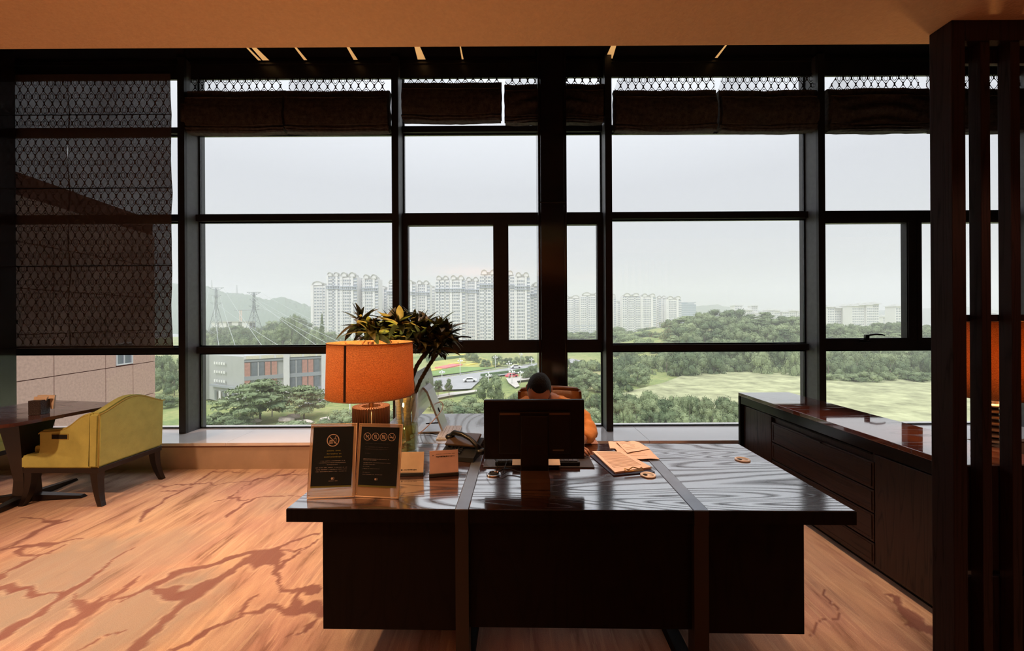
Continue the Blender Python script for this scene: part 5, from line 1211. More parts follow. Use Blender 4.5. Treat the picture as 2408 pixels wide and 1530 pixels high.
# wood behind the school block, left
tab = [(440, 782), (520, 778), (560, 770), (620, 772), (680, 745), (720, 760), (760, 785), (830, 800), (930, 800), (1000, 812)]
k = 0
for row, (d0, dy) in enumerate(((330, -4), (290, 6), (250, 14), (215, 24))):
    px = 455
    while px < 1000:
        y_ = lerp_top(tab, px) + dy + rt.uniform(-5, 5)
        if row > 1 and px > 900: px += 30; continue
        tree_at('tree of the hazy wood behind the grey school block', px, d0 + rt.uniform(-12, 12), y_, rt.uniform(38, 62), rt.uniform(11, 16), rt.choice(('round', 'round', 'tall')), rt.choice('ggd'), 'wood behind the school block', k); k += 1
        px += rt.uniform(24, 38)
tree_px('rounded dark tree standing highest above the left wood', 686, 830, 744, 34, 'round', 'd', seed=1)
tree_at('slender conifer in front of the leftmost tower', 757, 205, 737, 22, 15, 'conifer', 'd', None, 1)
# wooded mound, right
tab = [(1440, 786), (1520, 784), (1560, 765), (1600, 745), (1640, 738), (1700, 731), (1760, 737), (1850, 737), (1895, 742), (1950, 765), (2060, 762), (2180, 766), (2320, 760), (2420, 765)]
for row, (d0, dy, pa, pb) in enumerate(((345, 10, 1330, 1600), (300, 17, 1330, 1600), (250, 0, 1430, 2420), (225, 12, 1430, 2420), (205, 24, 1440, 2420), (185, 40, 1440, 2420), (168, 60, 1430, 2420), (152, 76, 1340, 2420), (140, 90, 1335, 2400))):
    px = pa
    while px < pb:
        y_ = (lerp_top(tab, px) if d0 < 300 else 765) * (1 - max(0, row - 2) * .06) + (745) * max(0, row - 2) * .06 + dy + rt.uniform(-6, 6)
        nm = 'tree of the dense green wood ' + ('in the narrow pane right of the polished column' if px < 1432 else 'on the mound, left of the fourth mullion' if px < 1915 else 'on the mound, right of the fourth mullion' if px < 2187 else 'on the mound, behind the slatted screen')
        tree_at(nm, px, d0 + rt.uniform(-8, 8), y_, rt.uniform(52, 84), rt.uniform(8, 12), rt.choice(('umbrella', 'round', 'round') if row < 6 else ('round', 'bush', 'round')), rt.choice('gggdl' if row < 7 else 'gdl'), 'dense wood on the right mound', k, .05); k += 1
        px += rt.uniform(30, 46)
# hedge-like scrub along the field edge and in front
for row, (yb_, yt_, pa, pb, cols) in enumerate(((905, 868, 1335, 1560, 'gdl'), (925, 885, 1335, 1470, 'gl'), (965, 915, 1340, 1500, 'glb'), (985, 925, 1400, 1720, 'llb'), (1003, 945, 1335, 1740, 'glb'), (1030, 965, 1335, 1740, 'bbl'), (898, 872, 1945, 2420, 'gdb'))):
    px = pa
    while px < pb:
        if row < 1 and px > 1500: break
        tree_px('scrubby bush ' + ('in the narrow pane right of the polished column' if px < 1422 else 'beside the pale field, left of the low cabinet' if px < 1745 else 'along the far field edge beyond the cabinet'), px, yb_ + rt.uniform(-4, 4), yt_ + rt.uniform(-6, 6), rt.uniform(45, 80), rt.choice(('bush', 'bush', 'round')), rt.choice(cols), 'scrub bushes around the field', .0, 'bush', k); k += 1
        px += rt.uniform(26, 44)
# front left: spreading tree and its neighbours
tree_px('broad flat-topped spreading tree in front of the school block', 612, 990, 893, 190, 'umbrella', 'l', None, .06, seed=2)
tree_px('reddish brown spreading tree right of the broad flat-topped one', 715, 985, 905, 120, 'umbrella', 'b', None, .08, seed=3)
tree_px('small light green tree low between the spreading tree and the left mullion', 505, 1000, 965, 90, 'bush', 'l', None, .0, seed=4)
for q, (px, yb_, yt_, w_, c_) in enumerate(((800, 1003, 955, 80, 'g'), (860, 1000, 950, 90, 'l'), (560, 1015, 980, 110, 'b'), (680, 1020, 985, 120, 'b'), (760, 1020, 980, 100, 'b'), (470, 1015, 985, 80, 'g'), (920, 1010, 960, 90, 'g'))):
    tree_px('low bush on the near slope below the school block', px, yb_, yt_, w_, 'bush', c_, 'low bushes on the near left slope', .0, 'bush', q)
# centre
tree_px('dense round dark green tree left of the bowed head', 1155, 950, 884, 76, 'round', 'd', None, .04, seed=5)
tree_px('young light green tree beside the computer, left', 1030, 938, 895, 40, 'tall', 'l', None, .3, seed=1); tree_px('young light green tree left of the round tree', 1056, 935, 892, 34, 'tall', 'l', None, .3, seed=2)
for q, (px, yb_, yt_, w_, c_) in enumerate(((1045, 972, 935, 90, 'g'), (1100, 965, 925, 80, 'g'), (1130, 980, 940, 90, 'l'), (1070, 990, 950, 110, 'g'), (1190, 985, 940, 90, 'g'), (1215, 960, 915, 50, 'l'), (1012, 965, 925, 50, 'l'), (1240, 985, 945, 80, 'g'))):
    tree_px('green bush on the slope below the round dark tree', px, yb_, yt_, w_, 'bush', c_, 'bushes below the round tree', .0, 'bush', q + 3)
for q, (px, yb_, yt_, w_, c_) in enumerate(((1250, 890, 862, 40, 'g'), (1236, 893, 870, 30, 'd'), (1265, 880, 858, 30, 'g'), (1170, 862, 836, 34, 'g'), (1195, 862, 842, 30, 'd'), (1222, 860, 838, 34, 'g'), (1245, 856, 838, 30, 'g'), (1140, 866, 846, 34, 'l'), (1105, 850, 828, 34, 'g'), (1120, 856, 833, 34, 'g'), (1015, 850, 826, 40, 'd'), (1040, 845, 826, 36, 'd'))):
    tree_px('roadside tree across the street near the tower bases', px, yb_, yt_, w_, 'round', c_, 'roadside trees across the street', .05, 'tree', q)
# left bay: trees beyond the granite building
for q, (px, yb_, yt_, w_, c_, kd) in enumerate(((380, 905, 838, 60, 'd', 'round'), (412, 900, 845, 60, 'd', 'round'), (385, 925, 875, 60, 'd', 'round'), (410, 930, 885, 50, 'g', 'round'), (395, 960, 925, 60, 'g', 'bush'), (375, 955, 920, 50, 'l', 'bush'))):
    tree_px('tree seen in the narrow gap right of the granite building', px, yb_, yt_, w_, kd, c_, 'trees in the gap by the granite building', .0, 'tree', q)

# street lamps
M_wp = mat('white_lamp_post', (.78, .78, .78), .5)
def street_lamp(label, px, yb_, yt_):
    g = GG(px, yb_); h = P(px, yt_, g.y).z - GZ - .5; o = thing('street_lamp', label, 'street lamp', (g.x, g.y, GZ + .5), 0, 'white globe street lamps')
    MB().tube([(0, 0, 0), (0, 0, h * .8)], [.13, .09], 8).build('pole', M_wp, o)
    for k in range(6):
        a = 2 * PI * k / 5; r_ = .75 if k < 5 else 0; z_ = h * .86 if k < 5 else h * .97
        ar_ = MB().tube([(0, 0, h * .78), (r_ * .6 * math.cos(a), r_ * .6 * math.sin(a), h * .80), (r_ * math.cos(a), r_ * math.sin(a), z_)], .04, 6).build('arm', M_wp, o)
        MB().ell((r_ * math.cos(a), r_ * math.sin(a), z_ + .12), (.24, .24, .24), 10, 8).build('globe', mat('white_globe', (.85, .85, .84), .3), ar_)
for px, yb_, yt_, w_ in ((1039.5, 902, 872, 'nearest the computer'), (1082, 887, 843, 'in front of the red flower bed'), (1165, 871, 836, 'left of the tower base trees'), (1197, 895, 850, 'left of the pink vehicle'), (1204, 906, 870, 'in front of the pink vehicle'), (1224, 906, 873, 'rightmost of the near three beside the bowed head'),
                        (1225, 861, 829, 'far one just under the window rail'), (1149, 925, 877, 'rising behind the round dark tree'), (823, 1000, 925, 'at the right end of the school block'), (640, 985, 930, 'inside the broad spreading tree'), (1250, 868, 842, 'far one near the polished column')):
    street_lamp('white multi-globe street lamp ' + w_, px, yb_, yt_)
def car(label, px, py, m_, rz, name='car'):
    g = GG(px, py); o = thing(name, label, 'car', (g.x, g.y, GZ + .6), rz)
    MB().prism([(-2.1, .3), (-2.1, .75), (-1.5, .85), (-.9, 1.35), (.7, 1.35), (1.3, .9), (2.1, .8), (2.1, .3)], -.85, .85, None, 'y').build('body', m_, o)
    MB().prism([(-1.3, .88), (-.85, 1.28), (.62, 1.28), (1.1, .92)], -.87, .87, None, 'y').build('window_band', M_pl, o)
    for sx in (-1.3, 1.3):
        for sy in (-.8, .8): MB().lathe([(.0001, -.1), (.33, -.1), (.33, .1), (.0001, .1)], 14, T(sx, sy, .33) @ RX(PI / 2)).build('wheel', M_pl2, o)
car('small white car on the road left of the round dark tree', 1105, 902, M_wp, .1)
car('pinkish red car on the road just left of the bowed head', 1203, 891, mat('pink_red_paint', (.72, .10, .14), .4), .5)
car('small white car further up the road near the far lamps', 1213, 869, M_wp, .2)

# grey school block on the left -----------------------------------------------------------------
M_conc = mat('pale_grey_render', (.44, .45, .43), .9, vary=.05, scale=.3); M_white = mat('white_render', (.72, .71, .70), .85, vary=.03, scale=.5)
M_brk = mat('faded_red_brick', (.50, .27, .22), .9, vary=.15, scale=3); M_wgl = mat('grey_window_glass', (.20, .22, .24), .25, vary=.2, scale=.8); M_beam = mat('blue_grey_beam', (.34, .36, .38), .8)
cd0, cx0 = 93.0, -62.4
sb = thing('school_block', 'grey three-storey block with brick red window strips, left of the desk lamp', 'building', (cx0, cd0, GZ + .3))
top_ = P(573, 836, cd0).z - GZ - .3
dR = Vector((15.4, 10, 0)); LR = dR.length * 2.15; aR = math.atan2(dR.y, dR.x)
dLf = Vector((-13.3, 7, 0)); LL = dLf.length * 1.05; aL = math.atan2(dLf.y, dLf.x)
MR = RZ(aR); ML = RZ(aL)
MB().box((0, .25, 0), (LR, 12, top_ - .4), MR).build('long_wing', M_conc, sb)
MB().prism([(0, .2), (LL, .2), (LL, 12), (0, 12)], 0, top_ - .3, ML @ Matrix.Scale(-1, 4, (0, 1, 0)) if False else ML @ Matrix.Diagonal((1, -1, 1, 1))).build('end_wall', M_conc, sb)
zP = [(-7.9, 'b'), (-8.3, 't1'), (-11.6, 'b1'), (-12.5, 't2'), (-15.3, 'b2')]
zz_ = lambda z: z - GZ - .3
MB().box((-.05, -.25, top_ - .9), (LR, .3, top_), MR).build('parapet', M_white, sb)
roof = MB().box((0, .3, top_ - .35), (LR, 12, top_ - .25), MR); roof.build('flat_roof', mat('blue_grey_roof', (.5, .53, .56), .8), sb)
for z1, z0 in ((-7.75, -8.2), (-11.55, -12.5), (-15.3, -15.9)): MB().box((0, -.12, zz_(z0)), (LR, .3, zz_(z1)), MR).build('floor_beam', M_beam, sb)
npil = 4; pil = [8.6, 17.0, 25.6, 34.0]
for xp in pil: MB().box((xp - .65, -.5, 0), (xp + .65, .3, top_ - .05), MR).build('pilaster', M_white, sb)
rr = random.Random(2); x_ = .1
strips = []
while x_ < LR - 1:
    if any(abs(x_ + .6 - p) < 1.2 for p in pil): x_ += .5; continue
    strips.append(x_); x_ += 1.35
wm = MB().box((0, -.02, 0), (1.2, .26, 3.2)).mesh('window'); wm.materials.append(M_wgl)
bmsh = MB().box((0, -.06, 0), (1.1, .26, 3.2)).mesh('brick_panel'); bmsh.materials.append(M_brk)
fin_ = MB().box((0, -.1, 0), (.14, .2, 3.2)).mesh('window_fin'); fin_.materials.append(M_white)
for zb_, in ((zz_(-11.55),), (zz_(-15.3),)):
    for q, xx in enumerate(strips):
        isb = (q % 4 in (0, 3))
        o = link('brick_panel' if isb else 'window', bmsh if isb else wm, sb, MR @ Vector((xx, 0, zb_)), (0, 0, aR))
        if q % 4 == 2: link('window_fin', fin_, sb, MR @ Vector((xx - .1, 0, zb_)), (0, 0, aR))
crm = MB().box((0, -.29, 0), (2.6, -.24, .7)).mesh('cream_block'); crm.materials.append(mat('cream_parapet', (.70, .66, .52), .9))
for q in range(10): link('cream_block', crm, sb, MR @ Vector((.4 + q * 3.0, 0, top_ - .85)), (0, 0, aR))
sqw = MB().box((-.23, -.08, -.3), (.23, .1, .3)).mesh('small_window'); sqw.materials.append(mat('bright_square_window', (.85, .85, .83), .4))
for r_, zq in enumerate((-8.9, -11.0, -13.2)):
    for q in range(5):
        lx = LL - 3.6 - q * 1.05
        link('small_window', sqw, sb, ML @ Vector((lx, .20 - .0, zz_(zq))), (0, 0, aL))
MB().box((0, .15, zz_(-14.6)), (LL - 2, .75, zz_(-14.1)), ML).build('canopy', M_beam, sb)
for q in range(6): MB().box((2 + q * 1.9, .2, .3), (2.8 + q * 1.9, .26, 2.6), ML).build('entrance_window', M_wgl if q % 2 else M_white, sb)
MB().box((LL, -3, 0), (LL + 2.2, .4, top_ + .1), ML).build('stair_tower', M_conc, sb)

# tower blocks -----------------------------------------------------------------------------------
T_wall = mat('white_tower_render', (.80, .785, .80), .85, vary=.04, scale=.05); T_win = mat('blue_grey_tower_window', (.27, .30, .36), .4, vary=.35, scale=.35)
T_rec = mat('blue_grey_recess', (.42, .46, .54), .9, vary=.1, scale=.1); T_roof = mat('grey_tower_roof', (.42, .42, .40), .9, vary=.1, scale=.3)
def tower(label, x0, x1, yt, d, seed, style=0, group=None, floors=None, belt=True, arcs=2):
    a, b_ = P(x0, yt, d), P(x1, yt, d); W = b_.x - a.x; z0 = GZ - 1; z1 = a.z; H = z1 - z0
    r = random.Random(seed); o = thing('tower_block', label, 'tower', ((a.x + b_.x) / 2, d, z0), 0, group); hw = W / 2; D = 14; roofh = min(4.2, W * .28); Hb = H - roofh; fh = 3.0; nf = int(Hb / fh)
    wall = MB(); win = MB(); slab = MB(); rec = MB()
    wall.box((-hw, 1.6, 0), (hw, D, Hb))
    # vertical bays of differing depth
    if style == 0: lay = [('w', .16), ('n', .10), ('g', .30), ('n', .10), ('b', .14), ('s', .20)]
    elif style == 1: lay = [('b', .12), ('g', .30), ('s', .14), ('n', .12), ('b', .16), ('n', .16)]
    elif style == 2: lay = [('n', .2), ('s', .30), ('b', .12), ('s', .26), ('n', .12)]
    elif style == 3: lay = [('g', .24), ('s', .08), ('n', .10), ('g', .22), ('s', .09), ('g', .27)]
    else: lay = [('b', .2), ('n', .2), ('g', .4), ('n', .2)]
    tot = sum(w_ for _, w_ in lay); x = -hw
    for kd, w_ in lay:
        ww = W * w_ / tot; xa_, xb_ = x, x + ww; x = xb_
        yf = {'w': 0, 'b': 0, 'n': .7, 'g': .25, 's': 1.5}[kd]
        if kd == 's':
            rec.box((xa_, 1.3, 0), (xb_, 1.7, Hb - 1))
            for f in range(nf): slab.box((xa_ + .2, .5, f * fh + 1.0), (xb_ - .1, 1.5, f * fh + 1.9))
            continue
        wall.box((xa_ + .05, yf, 0), (xb_ - .05, 1.8, Hb - (0 if kd in 'wb' else .8)))
        if kd == 'w':
            for f in range(nf): win.box((xa_ + ww * .42, yf - .12, f * fh + 1.1), (xa_ + ww * .58, yf + .02, f * fh + 2.0))
        if kd in 'ng':
            nc = max(1, int(round(ww / 2.4))) if kd == 'g' else 1
            for f in range(nf):
                for c in range(nc):
                    u0 = xa_ + ww * (c + .14) / nc; u1 = xa_ + ww * (c + .86) / nc
                    win.box((u0, yf - .06, f * fh + .75), (u1, yf + .03, f * fh + 2.45))
            for f in range(0, nf, 4 if kd == 'g' else 5): slab.box((xa_, yf - .35, f * fh - .1), (xb_, yf, f * fh + .35))
            if kd == 'g': 
                for c in range(nc + 1): slab.box((xa_ + ww * c / nc - .15, yf - .25, 0), (xa_ + ww * c / nc + .15, yf, Hb - 2))
        if kd == 'b' and False: pass
    wall.build('wall', T_wall, o); rec.build('recess', T_rec, o)
    wo = win.build('windows', T_win, o); wo['kind'] = 'stuff'; so_ = slab.build('balconies', T_wall, o); so_['kind'] = 'stuff'
    if belt:
        zb = Hb * .80; bt = MB()
        bt.box((-hw - .5, -.9, zb + 2.6), (hw + .5, 1.7, zb + 3.3)); bt.box((-hw - .3, -.6, zb), (hw + .3, 1.7, zb + .6))
        for c in range(9): bt.box((-hw + W * c / 8 - .25, -.8, zb), (-hw + W * c / 8 + .25, .2, zb + 3))
        bt.build('belt_gallery', T_rec, o)
    # curved gable roofs
    rf = MB(); gb = MB(); 
    aw = W / arcs if arcs else W
    for q in range(arcs):
        c = -hw + aw * (q + .5); n = 10; R_ = aw * .30
        pts = [(c - R_, 0)] + [(c - R_ * math.cos(PI * k / n), roofh * .30 + roofh * .62 * math.sin(PI * k / n)) for k in range(n + 1)] + [(c + R_, 0)]
        gb.prism(pts, -.3, .5, T(0, 0, Hb), 'y')
        outer = [(c - R_ * 1.18 * math.cos(PI * k / n), roofh * .34 + roofh * .68 * math.sin(PI * k / n)) for k in range(n + 1)]; inner = [(c - R_ * .98 * math.cos(PI * k / n), roofh * .30 + roofh * .58 * math.sin(PI * k / n)) for k in range(n + 1)]
        for k in range(n):
            rf.add([(outer[k][0], -.9, Hb + outer[k][1]), (outer[k + 1][0], -.9, Hb + outer[k + 1][1]), (inner[k + 1][0], -.9, Hb + inner[k + 1][1]), (inner[k][0], -.9, Hb + inner[k][1]),
                    (outer[k][0], 4, Hb + outer[k][1]), (outer[k + 1][0], 4, Hb + outer[k + 1][1])], [(0, 1, 2, 3), (0, 4, 5, 1)])
    rf.prism([(-hw * .92, 0), (-hw * .80, roofh * .55), (hw * .80, roofh * .55), (hw * .92, 0)], .8, 9, T(0, 0, Hb), 'y')
    rf.build('roof', T_roof, o); gb.build('gable', T_wall, o)
    return o
TW = [(730, 764, 661, 400, 4, 'pale tower at the left end of the row, with thin dark bands', False, 1), (768, 798, 640, 385, 1, 'tall tower with blank pale shaft, second from the left end', True, 2), (799, 838, 640, 380, 0, 'tall tower rising behind the left plant leaves', True, 2),
      (838, 851, 652, 392, 2, 'narrow recessed tower link between the two leftmost pairs', True, 1), (852, 888, 645, 384, 0, 'tower just left of the open sky gap beside the second mullion', True, 2), (888, 911, 672, 420, 2, 'lower set-back tower left of the second mullion', False, 1),
      (911, 940, 657, 410, 1, 'tower partly behind the left side of the second mullion', True, 1), (941, 976, 657, 405, 0, 'tower partly behind the right side of the second mullion', True, 1), (978, 1010, 659, 410, 0, 'tower right of the second mullion, above the plant', True, 2),
      (1012, 1022, 672, 440, 4, 'thin distant pinkish tower between two rows', False, 1), (1024, 1056, 648, 380, 3, 'tower just above the right plant leaves', True, 2), (1057, 1093, 647, 378, 0, 'tower in the middle of the casement window', True, 2), (1094, 1127, 651, 382, 0, 'shorter tower left of the tallest one', True, 2),
      (1128, 1170, 634, 360, 3, 'tallest tower, left of the casement post', True, 2), (1172, 1209, 636, 366, 3, 'tower half behind the casement post', True, 2), (1210, 1246, 640, 364, 0, 'tower in the narrow casement right of the post', True, 2), (1247, 1290, 662, 380, 2, 'lower tower running behind the polished column', True, 1)]
for i, (x0, x1, yt, d, st, lb, bl, ar) in enumerate(TW): tower('white ' + lb, x0, x1, yt, d, i, st, 'white tower blocks in the left row', None, bl, ar)
TW2 = [(1318, 1365, 694, 560, 3, 'pale tower just right of the polished column'), (1366, 1420, 687, 545, 3, 'pale tower left of the third mullion'), (1421, 1449, 691, 560, 0, 'pale tower hidden mostly by the third mullion'), (1450, 1462, 707, 600, 4, 'low pale tower right of the third mullion'),
       (1464, 1506, 689, 540, 3, 'pale tower right of the third mullion, widest of its row'), (1507, 1543, 690, 542, 0, 'pale tower in the middle of the right row'), (1545, 1566, 695, 560, 2, 'pale tower with a blue-grey strip'), (1567, 1603, 696, 550, 0, 'pale tower at the right end of the right row')]
for i, (x0, x1, yt, d, st, lb) in enumerate(TW2): tower(lb, x0, x1, yt, d, 40 + i, st, 'pale tower blocks in the right row', None, False, 2)
M_bl = mat('blue_grey_block', (.26, .34, .42), .6, vary=.06, scale=.05)
for x0, x1, yt, lb in ((1601, 1621, 713, 'taller left one'), (1621, 1637, 715, 'shorter right one')):
    a, b_ = P(x0, yt, 620), P(x1, yt, 620); o = thing('office_block', 'plain blue-grey block beside the right tower row, ' + lb, 'building', (a.x, 620, GZ)); 
    MB().box((0, 0, 0), (b_.x - a.x, 15, a.z - GZ)).build('wall', M_bl, o); f = MB()
    for q in range(12): f.box((.2, -.2, 6 + q * 3.4), (b_.x - a.x - .2, .05, 7.6 + q * 3.4))
    f.build('window_bands', T_rec, o)
    MB().box((1, 2, a.z - GZ), (b_.x - a.x - 2, 8, a.z - GZ + 1.2)).build('roof_plant', M_bl, o)
a, b_ = P(1478, 793, 300), P(1545, 793, 300); o = thing('glass_pavilion', 'low blue-grey glazed building at the foot of the right towers', 'building', (a.x, 300, GZ))
MB().box((0, 0, 0), (b_.x - a.x, 12, a.z - GZ)).build('wall', M_bl, o); f = MB()
for q in range(9): f.box((q * 2.4, -.15, .5), (q * 2.4 + .5, .05, a.z - GZ - .4))
f.build('mullions', M_white, o)
a, b_ = P(1330, 792, 420), P(1425, 790, 420); o = thing('long_low_building', 'long low white building behind the narrow pane right of the column', 'building', (a.x, 420, GZ))
MB().box((0, 0, 0), (b_.x - a.x, 12, a.z - GZ)).build('wall', M_white, o); f = MB()
for q in range(4): f.box((-1, -.6, 2 + q * 3.4), (b_.x - a.x + 1, .1, 2.9 + q * 3.4))
f.build('canopy', T_rec, o)
def pagoda(label, x0, x1, yt, d, n, seed, group):
    a, b_ = P(x0, yt, d), P(x1, yt, d); W = b_.x - a.x; H = a.z - GZ; r = random.Random(seed); o = thing('apartment_block', label, 'building', (a.x, d, GZ), 0, group)
    wl = MB(); rf = MB(); wn = MB()
    for q in range(n):
        xa_ = W * q / n; xb_ = W * (q + .9) / n; h_ = H * r.uniform(.82, 1.0) if n > 1 else H * .95
        wl.box((xa_, q % 2 * 2, 0), (xb_, 14, h_ - 3)); c = (xa_ + xb_) / 2; w2 = (xb_ - xa_) / 2
        rf.add([(c - w2 * 1.25, -2, h_ - 3.2), (c + w2 * 1.25, -2, h_ - 3.2), (c + w2 * 1.25, 16, h_ - 3.2), (c - w2 * 1.25, 16, h_ - 3.2), (c, 6, h_)], [(0, 1, 4), (1, 2, 4), (2, 3, 4), (3, 0, 4), (3, 2, 1, 0)])
        z_ = 4
        while z_ < h_ - 6:
            for k in range(3): wn.box((xa_ + (xb_ - xa_) * (.1 + .3 * k), q % 2 * 2 - .2, z_), (xa_ + (xb_ - xa_) * (.3 + .3 * k), q % 2 * 2 + .1, z_ + 1.7))
            z_ += 3.2
    wl.build('wall', T_wall, o); rf.build('roof', T_roof, o); w_ = wn.build('windows', T_win, o); w_['kind'] = 'stuff'
for i, (x0, x1, yt, d, n, lb) in enumerate([(1727, 1748, 711, 720, 1, 'first of the small towers above the right wood'), (1752, 1785, 713, 740, 2, 'pair of small towers above the right wood'), (1740, 1838, 724, 690, 6, 'long low row above the right wood'), (1840, 1893, 722, 690, 3, 'low row just left of the fourth mullion'),
                                           (1945, 2003, 706, 520, 3, 'stepped flats with hipped roofs right of the fourth mullion'), (2003, 2072, 708, 500, 4, 'stepped flats with hipped roofs, centre of the right casement'), (2076, 2102, 738, 590, 2, 'low flats between the stepped ones'), (2105, 2150, 705, 510, 2, 'stepped flats with hipped roofs at the right edge of the casement'), (2300, 2400, 730, 560, 4, 'flats behind the slatted screen')]):
    pagoda('hazy ' + lb, x0, x1, yt, d, n, i, 'far flats with hipped roofs')

# hills
M_hill = leafm('hazy_hill_forest', (.06, .10, .09), (.14, .20, .16))
def hill(label, tab, d, name='hill', thick=160):
    mb = MB(); nx2, ny2 = 150, 16; px0, px1 = tab[0][0], tab[-1][0]; vs = []
    for j in range(ny2 + 1):
        v = j / ny2; dd = d - thick * (1 - v)
        for i in range(nx2 + 1):
            px = px0 + (px1 - px0) * i / nx2; p = P(px, lerp_top(tab, px), d); hgt = (p.z - GZ) * math.sin(v * PI / 2) ** .8
            nn = 3.2 * noise.noise(Vector((px / 3.0, v * 30, 1))) + 5 * noise.noise(Vector((px / 16, v * 6, 4)))
            vs.append((p.x * (dd / d) , dd, GZ + hgt + nn * (.3 + .7 * v) - (3 if v < 1 else 0)))
    for i in range(nx2 + 1): x_, y_, z_ = vs[ny2 * (nx2 + 1) + i]; vs.append((x_, y_ + 120, GZ))
    w_ = nx2 + 1
    mb.add(vs, [(j * w_ + i, j * w_ + i + 1, (j + 1) * w_ + i + 1, (j + 1) * w_ + i) for j in range(ny2 + 1) for i in range(nx2)], False)
    o = mb.build(name, M_hill); struct(o); o['label'] = label
hill('long wooded hill in haze at the left', [(250, 668), (380, 664), (470, 674), (500, 677), (530, 687), (560, 689), (590, 693), (620, 703), (650, 700), (670, 699), (690, 706), (710, 714), (730, 716), (790, 740), (900, 770), (1000, 790)], 850, 'hill')
hill('very faint distant ridge at the right', [(1480, 735), (1600, 722), (1680, 716), (1760, 728), (1850, 736), (1950, 722), (2100, 730), (2250, 720), (2450, 735)], 1350, 'hill', 100)

# pylons, power lines, crane and the low white building below the hill
M_steel = mat('galvanised_lattice', (.30, .33, .35), .6, .2)
def pylon(label, px, yb_, yt_, d, armw):
    zt_ = P(px, yt_, d).z; zb_ = P(px, yb_, d).z; H = zt_ - zb_; x_ = P(px, yt_, d).x; o = thing('power_pylon', label, 'pylon', (x_, d, zb_), 0, 'lattice power pylons under the hill'); lt = MB(); r_ = .22
    def hwid(z_): return max(.5, 5.2 * (1 - z_ / (H * .75))) if z_ < H * .75 else .5
    zs = [H * q / 9 for q in range(10)]
    for sx in (-1, 1):
        for sy in (-1, 1): lt.tube([(sx * hwid(z_), sy * hwid(z_), z_) for z_ in zs], r_, 4)
    for z_a, z_b in zip(zs, zs[1:]):
        for sy in (-1, 1):
            lt.tube([(-hwid(z_a), sy * hwid(z_a), z_a), (hwid(z_b), sy * hwid(z_b), z_b)], r_ * .6, 4); lt.tube([(hwid(z_a), sy * hwid(z_a), z_a), (-hwid(z_b), sy * hwid(z_b), z_b)], r_ * .6, 4)
    lt.build('lattice_mast', M_steel, o)
    for q, zf in enumerate((1.0, .86, .72)):
        w_ = armw * (1, .62, .75)[q]; am = MB(); am.tube([(-w_, 0, H * zf), (w_, 0, H * zf)], r_ * .8, 4); am.tube([(-w_, 0, H * zf), (0, 0, H * zf - 2.6), (w_, 0, H * zf)], r_ * .7, 4)
        for k in range(7): u = -w_ + 2 * w_ * k / 6; am.tube([(u, 0, H * zf), (u, 0, H * zf - 2.6 * (1 - abs(u) / w_) - .1)], r_ * .5, 4)
        am.build('crossarm', M_steel, o)
    return Vector((x_, d, zb_)), H
pA, hA = pylon('power pylon left of the low white building, under the hill', 508, 803, 676, 330, 6.5); pB, hB = pylon('power pylon right of the low white building', 597, 800, 687, 290, 5.0)
for k, (px, yt_, yb_) in enumerate(((498, 658, 676), (557, 670, 688))):
    p = P(px, yb_, 840); q = P(px, yt_, 840); o = MB(); Hh = q.z - p.z + 4
    for s in (-1, 1): o.tube([(s * 1.6, 0, 0), (s * .5, 0, Hh)], .35, 4)
    for j in range(6): o.tube([(-1.6 + 1.1 * j / 6, 0, Hh * j / 6), (1.6 - 1.1 * (j + 1) / 6, 0, Hh * (j + 1) / 6)], .25, 4)
    ob = o.build('radio_mast', M_steel); ob.location = (p.x, p.y, p.z - 4); tag(ob, 'thin radio mast on the hilltop, ' + ('the left one' if k == 0 else 'the middle one'), 'mast')
wirem = mat('bare_power_line', (.62, .66, .66), .5, .4)
ends = [(470, 800), (515, 815), (555, 818), (620, 818), (665, 818), (705, 812), (740, 812), (790, 818), (830, 815), (870, 800)]
for k, (ex, ey_) in enumerate(ends):
    src, H = (pA, hA) if k < 5 else (pB, hB); off = (-6, -3, 3, 6, 0)[k % 5] * (1 if k < 5 else .75); zf = (1.0, .86, .86, 1.0, .72)[k % 5]
    s_ = Vector((src.x + off, src.y, src.z + H * zf)); e_ = P(ex + 40 * (k >= 5), ey_, 150); pts = []
    for q in range(13): t_ = q / 12; p = s_.lerp(e_, t_); p.z -= 4 * t_ * (1 - t_); pts.append(p - s_)
    o = MB().tube(pts, .085, 4, None, False).build('power_line', wirem); o.location = s_; tag(o, 'thin pale power line slanting right from the ' + ('left' if k < 5 else 'right') + ' pylon, ' + ('first', 'second', 'third', 'fourth', 'fifth')[k % 5] + ' from left', 'power line', 'power lines slanting across the wood')
a, b_ = P(497, 757, 420), P(584, 757, 420); o = thing('white_shed', 'low white building among trees under the hill', 'building', (a.x, 420, GZ)); Ww = b_.x - a.x; Hh = a.z - GZ
for q, (u0, u1) in enumerate(((0, .17), (.21, .40), (.55, .72), (.83, 1))): MB().box((Ww * u0, 0, 0), (Ww * u1, 12, Hh * (1 if q else .97))).build('wall_panel', M_white, o)
MB().box((0, 2, 0), (Ww, 12, Hh * .96)).build('wall', M_conc, o); MB().box((-1, -1, Hh), (Ww + 1, 12, Hh + .7)).build('roof', T_roof, o)
cp = P(566, 760, 430); o = thing('tower_crane', 'pale orange tower crane behind the low white building', 'crane', (cp.x, 430, GZ)); Hc = P(566, 729, 430).z - GZ
mb = MB()
for s in (-1, 1): mb.tube([(s * .9, 0, 0), (s * .9, 0, Hc)], .3, 4)
for q in range(12): mb.tube([(-.9 if q % 2 else .9, 0, Hc * q / 12), (.9 if q % 2 else -.9, 0, Hc * (q + 1) / 12)], .2, 4)
mb.build('mast', mat('pale_orange_steel', (.72, .50, .38), .6), o)
MB().tube([(-7, 0, Hc), (20, 0, Hc + .6)], .6, 4).build('jib', M_steel, o)
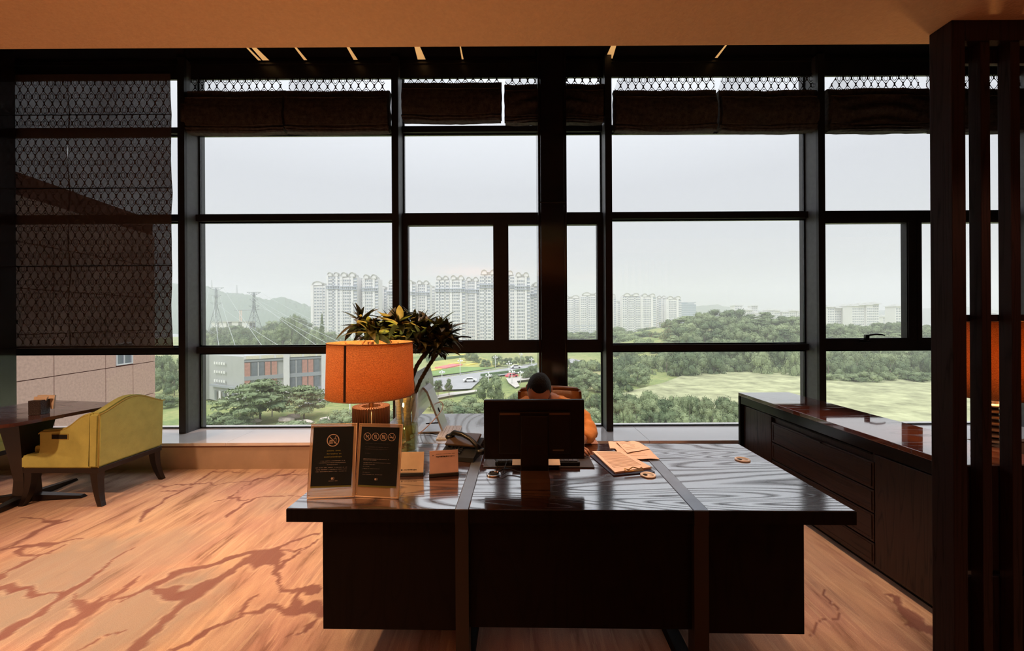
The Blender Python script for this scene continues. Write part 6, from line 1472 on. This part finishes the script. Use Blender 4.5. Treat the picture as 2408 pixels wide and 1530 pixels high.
# granite clad building close by on the left ----------------------------------------------------
M_gran = mat('pink_granite_panel', (.56, .36, .29), .6, 0, .4, .14, 14); M_joint = mat('dark_red_joint', (.16, .06, .045), .9)
gb_ = thing('granite_building', 'pink granite-clad building close outside behind the lounge table', 'building', (0, 0, GZ))
q0, q1 = P(37, 893, 10.2), P(365, 852, 15.3); dv = Vector((q1.x - q0.x, q1.y - q0.y, 0)).normalized(); nrm = Vector((dv.y, -dv.x, 0))
org = Vector((q1.x, q1.y, 0)); ag = math.atan2(dv.y, dv.x)
gb_.location = (org.x, org.y, GZ); gb_.rotation_euler = (0, 0, ag)     # local x runs back along the wall (negative), local -y faces the window
zj = (q1.z + q0.z) / 2 - GZ
MB().box((-16, .06, 0), (0, 8, zj + 5.4)).build('core_wall', M_joint, gb_)
cols_x = [0, -1.15, -2.35, -4.15, -5.95, -7.75, -9.55, -11.35]; rows_z = [zj - 1.2 * k for k in range(-4, 15)]
for c0_, c1_ in zip(cols_x, cols_x[1:]):
    for r1, r0 in zip(rows_z, rows_z[1:]):
        if r1 < zj - 9: continue
        if abs(r0 - zj) < .01 and c0_ == -1.15:
            MB().box((c1_ + .012, 0, r0 + .012), (-1.15 - .78, .07, r1 - .012)).build('stone_panel', M_gran, gb_)
            MB().box((-1.93, 0, r0 + .8), (-1.16, .07, r1 - .012)).build('stone_panel', M_gran, gb_)
            continue
        MB().box((c1_ + .012, 0, r0 + .012), (c0_ - .012, .07, r1 - .012)).build('stone_panel', M_gran, gb_)
wn_ = MB(); frame_rect(wn_, -1.92, -1.17, zj + .04, zj + .80, -.02, .05, .04); wf_ = wn_.build('window_frame', M_white, gb_)
wd = MB().box((-1.88, .03, zj + .08), (-1.21, .05, zj + .76)).build('pane', M_wgl, wf_); MB().box((-1.56, -.005, zj + .08), (-1.53, .03, zj + .76)).build('glazing_bar', M_white, wf_)
# pale rocks on the near slope
rk = random.Random(9)
for q in range(16):
    px, py = rk.uniform(480, 900), rk.uniform(985, 1008); g = GG(px, py); bm = bmesh.new(); bmesh.ops.create_icosphere(bm, subdivisions=2, radius=1)
    for v in bm.verts: v.co *= 1 + .35 * noise.noise(v.co * 1.5 + Vector((q, 0, 0))); v.co = Vector((v.co.x * rk.uniform(.98, 1.02) * 1.3, v.co.y, v.co.z * .45))
    o = MB().bm(bm).build('rock', mat('pale_rock', (.60, .52, .46), .9, vary=.2, scale=2)); o.location = (g.x, g.y, GZ + .6); s_ = rk.uniform(.5, 1.4); o.scale = (s_, s_, s_); tag(o, 'pale rock on the near slope below the spreading tree', 'rock', 'pale rocks on the near slope')

# haze: a real scattering volume over the city
hz = MB().box((-1600, 32, GZ - 40), (1700, 1700, 260)).build('haze', None) if False else None
m = bpy.data.materials.new('city_haze'); m.use_nodes = True; t = m.node_tree; t.nodes.clear(); mo = nd(t, 'OutputMaterial'); vs_ = nd(t, 'VolumeScatter', i_Density=.0009, i_Anisotropy=.2); vs_.inputs['Color'].default_value = (.985, .965, 1.0, 1)
t.links.new(vs_.outputs[0], mo.inputs['Volume'])
hz = MB().box((-1600, 32, GZ - 30), (1700, 1450, 110)).build('haze', m); hz['kind'] = 'stuff'; hz['label'] = 'thin whitish haze over the distant city'; hz['category'] = 'haze'
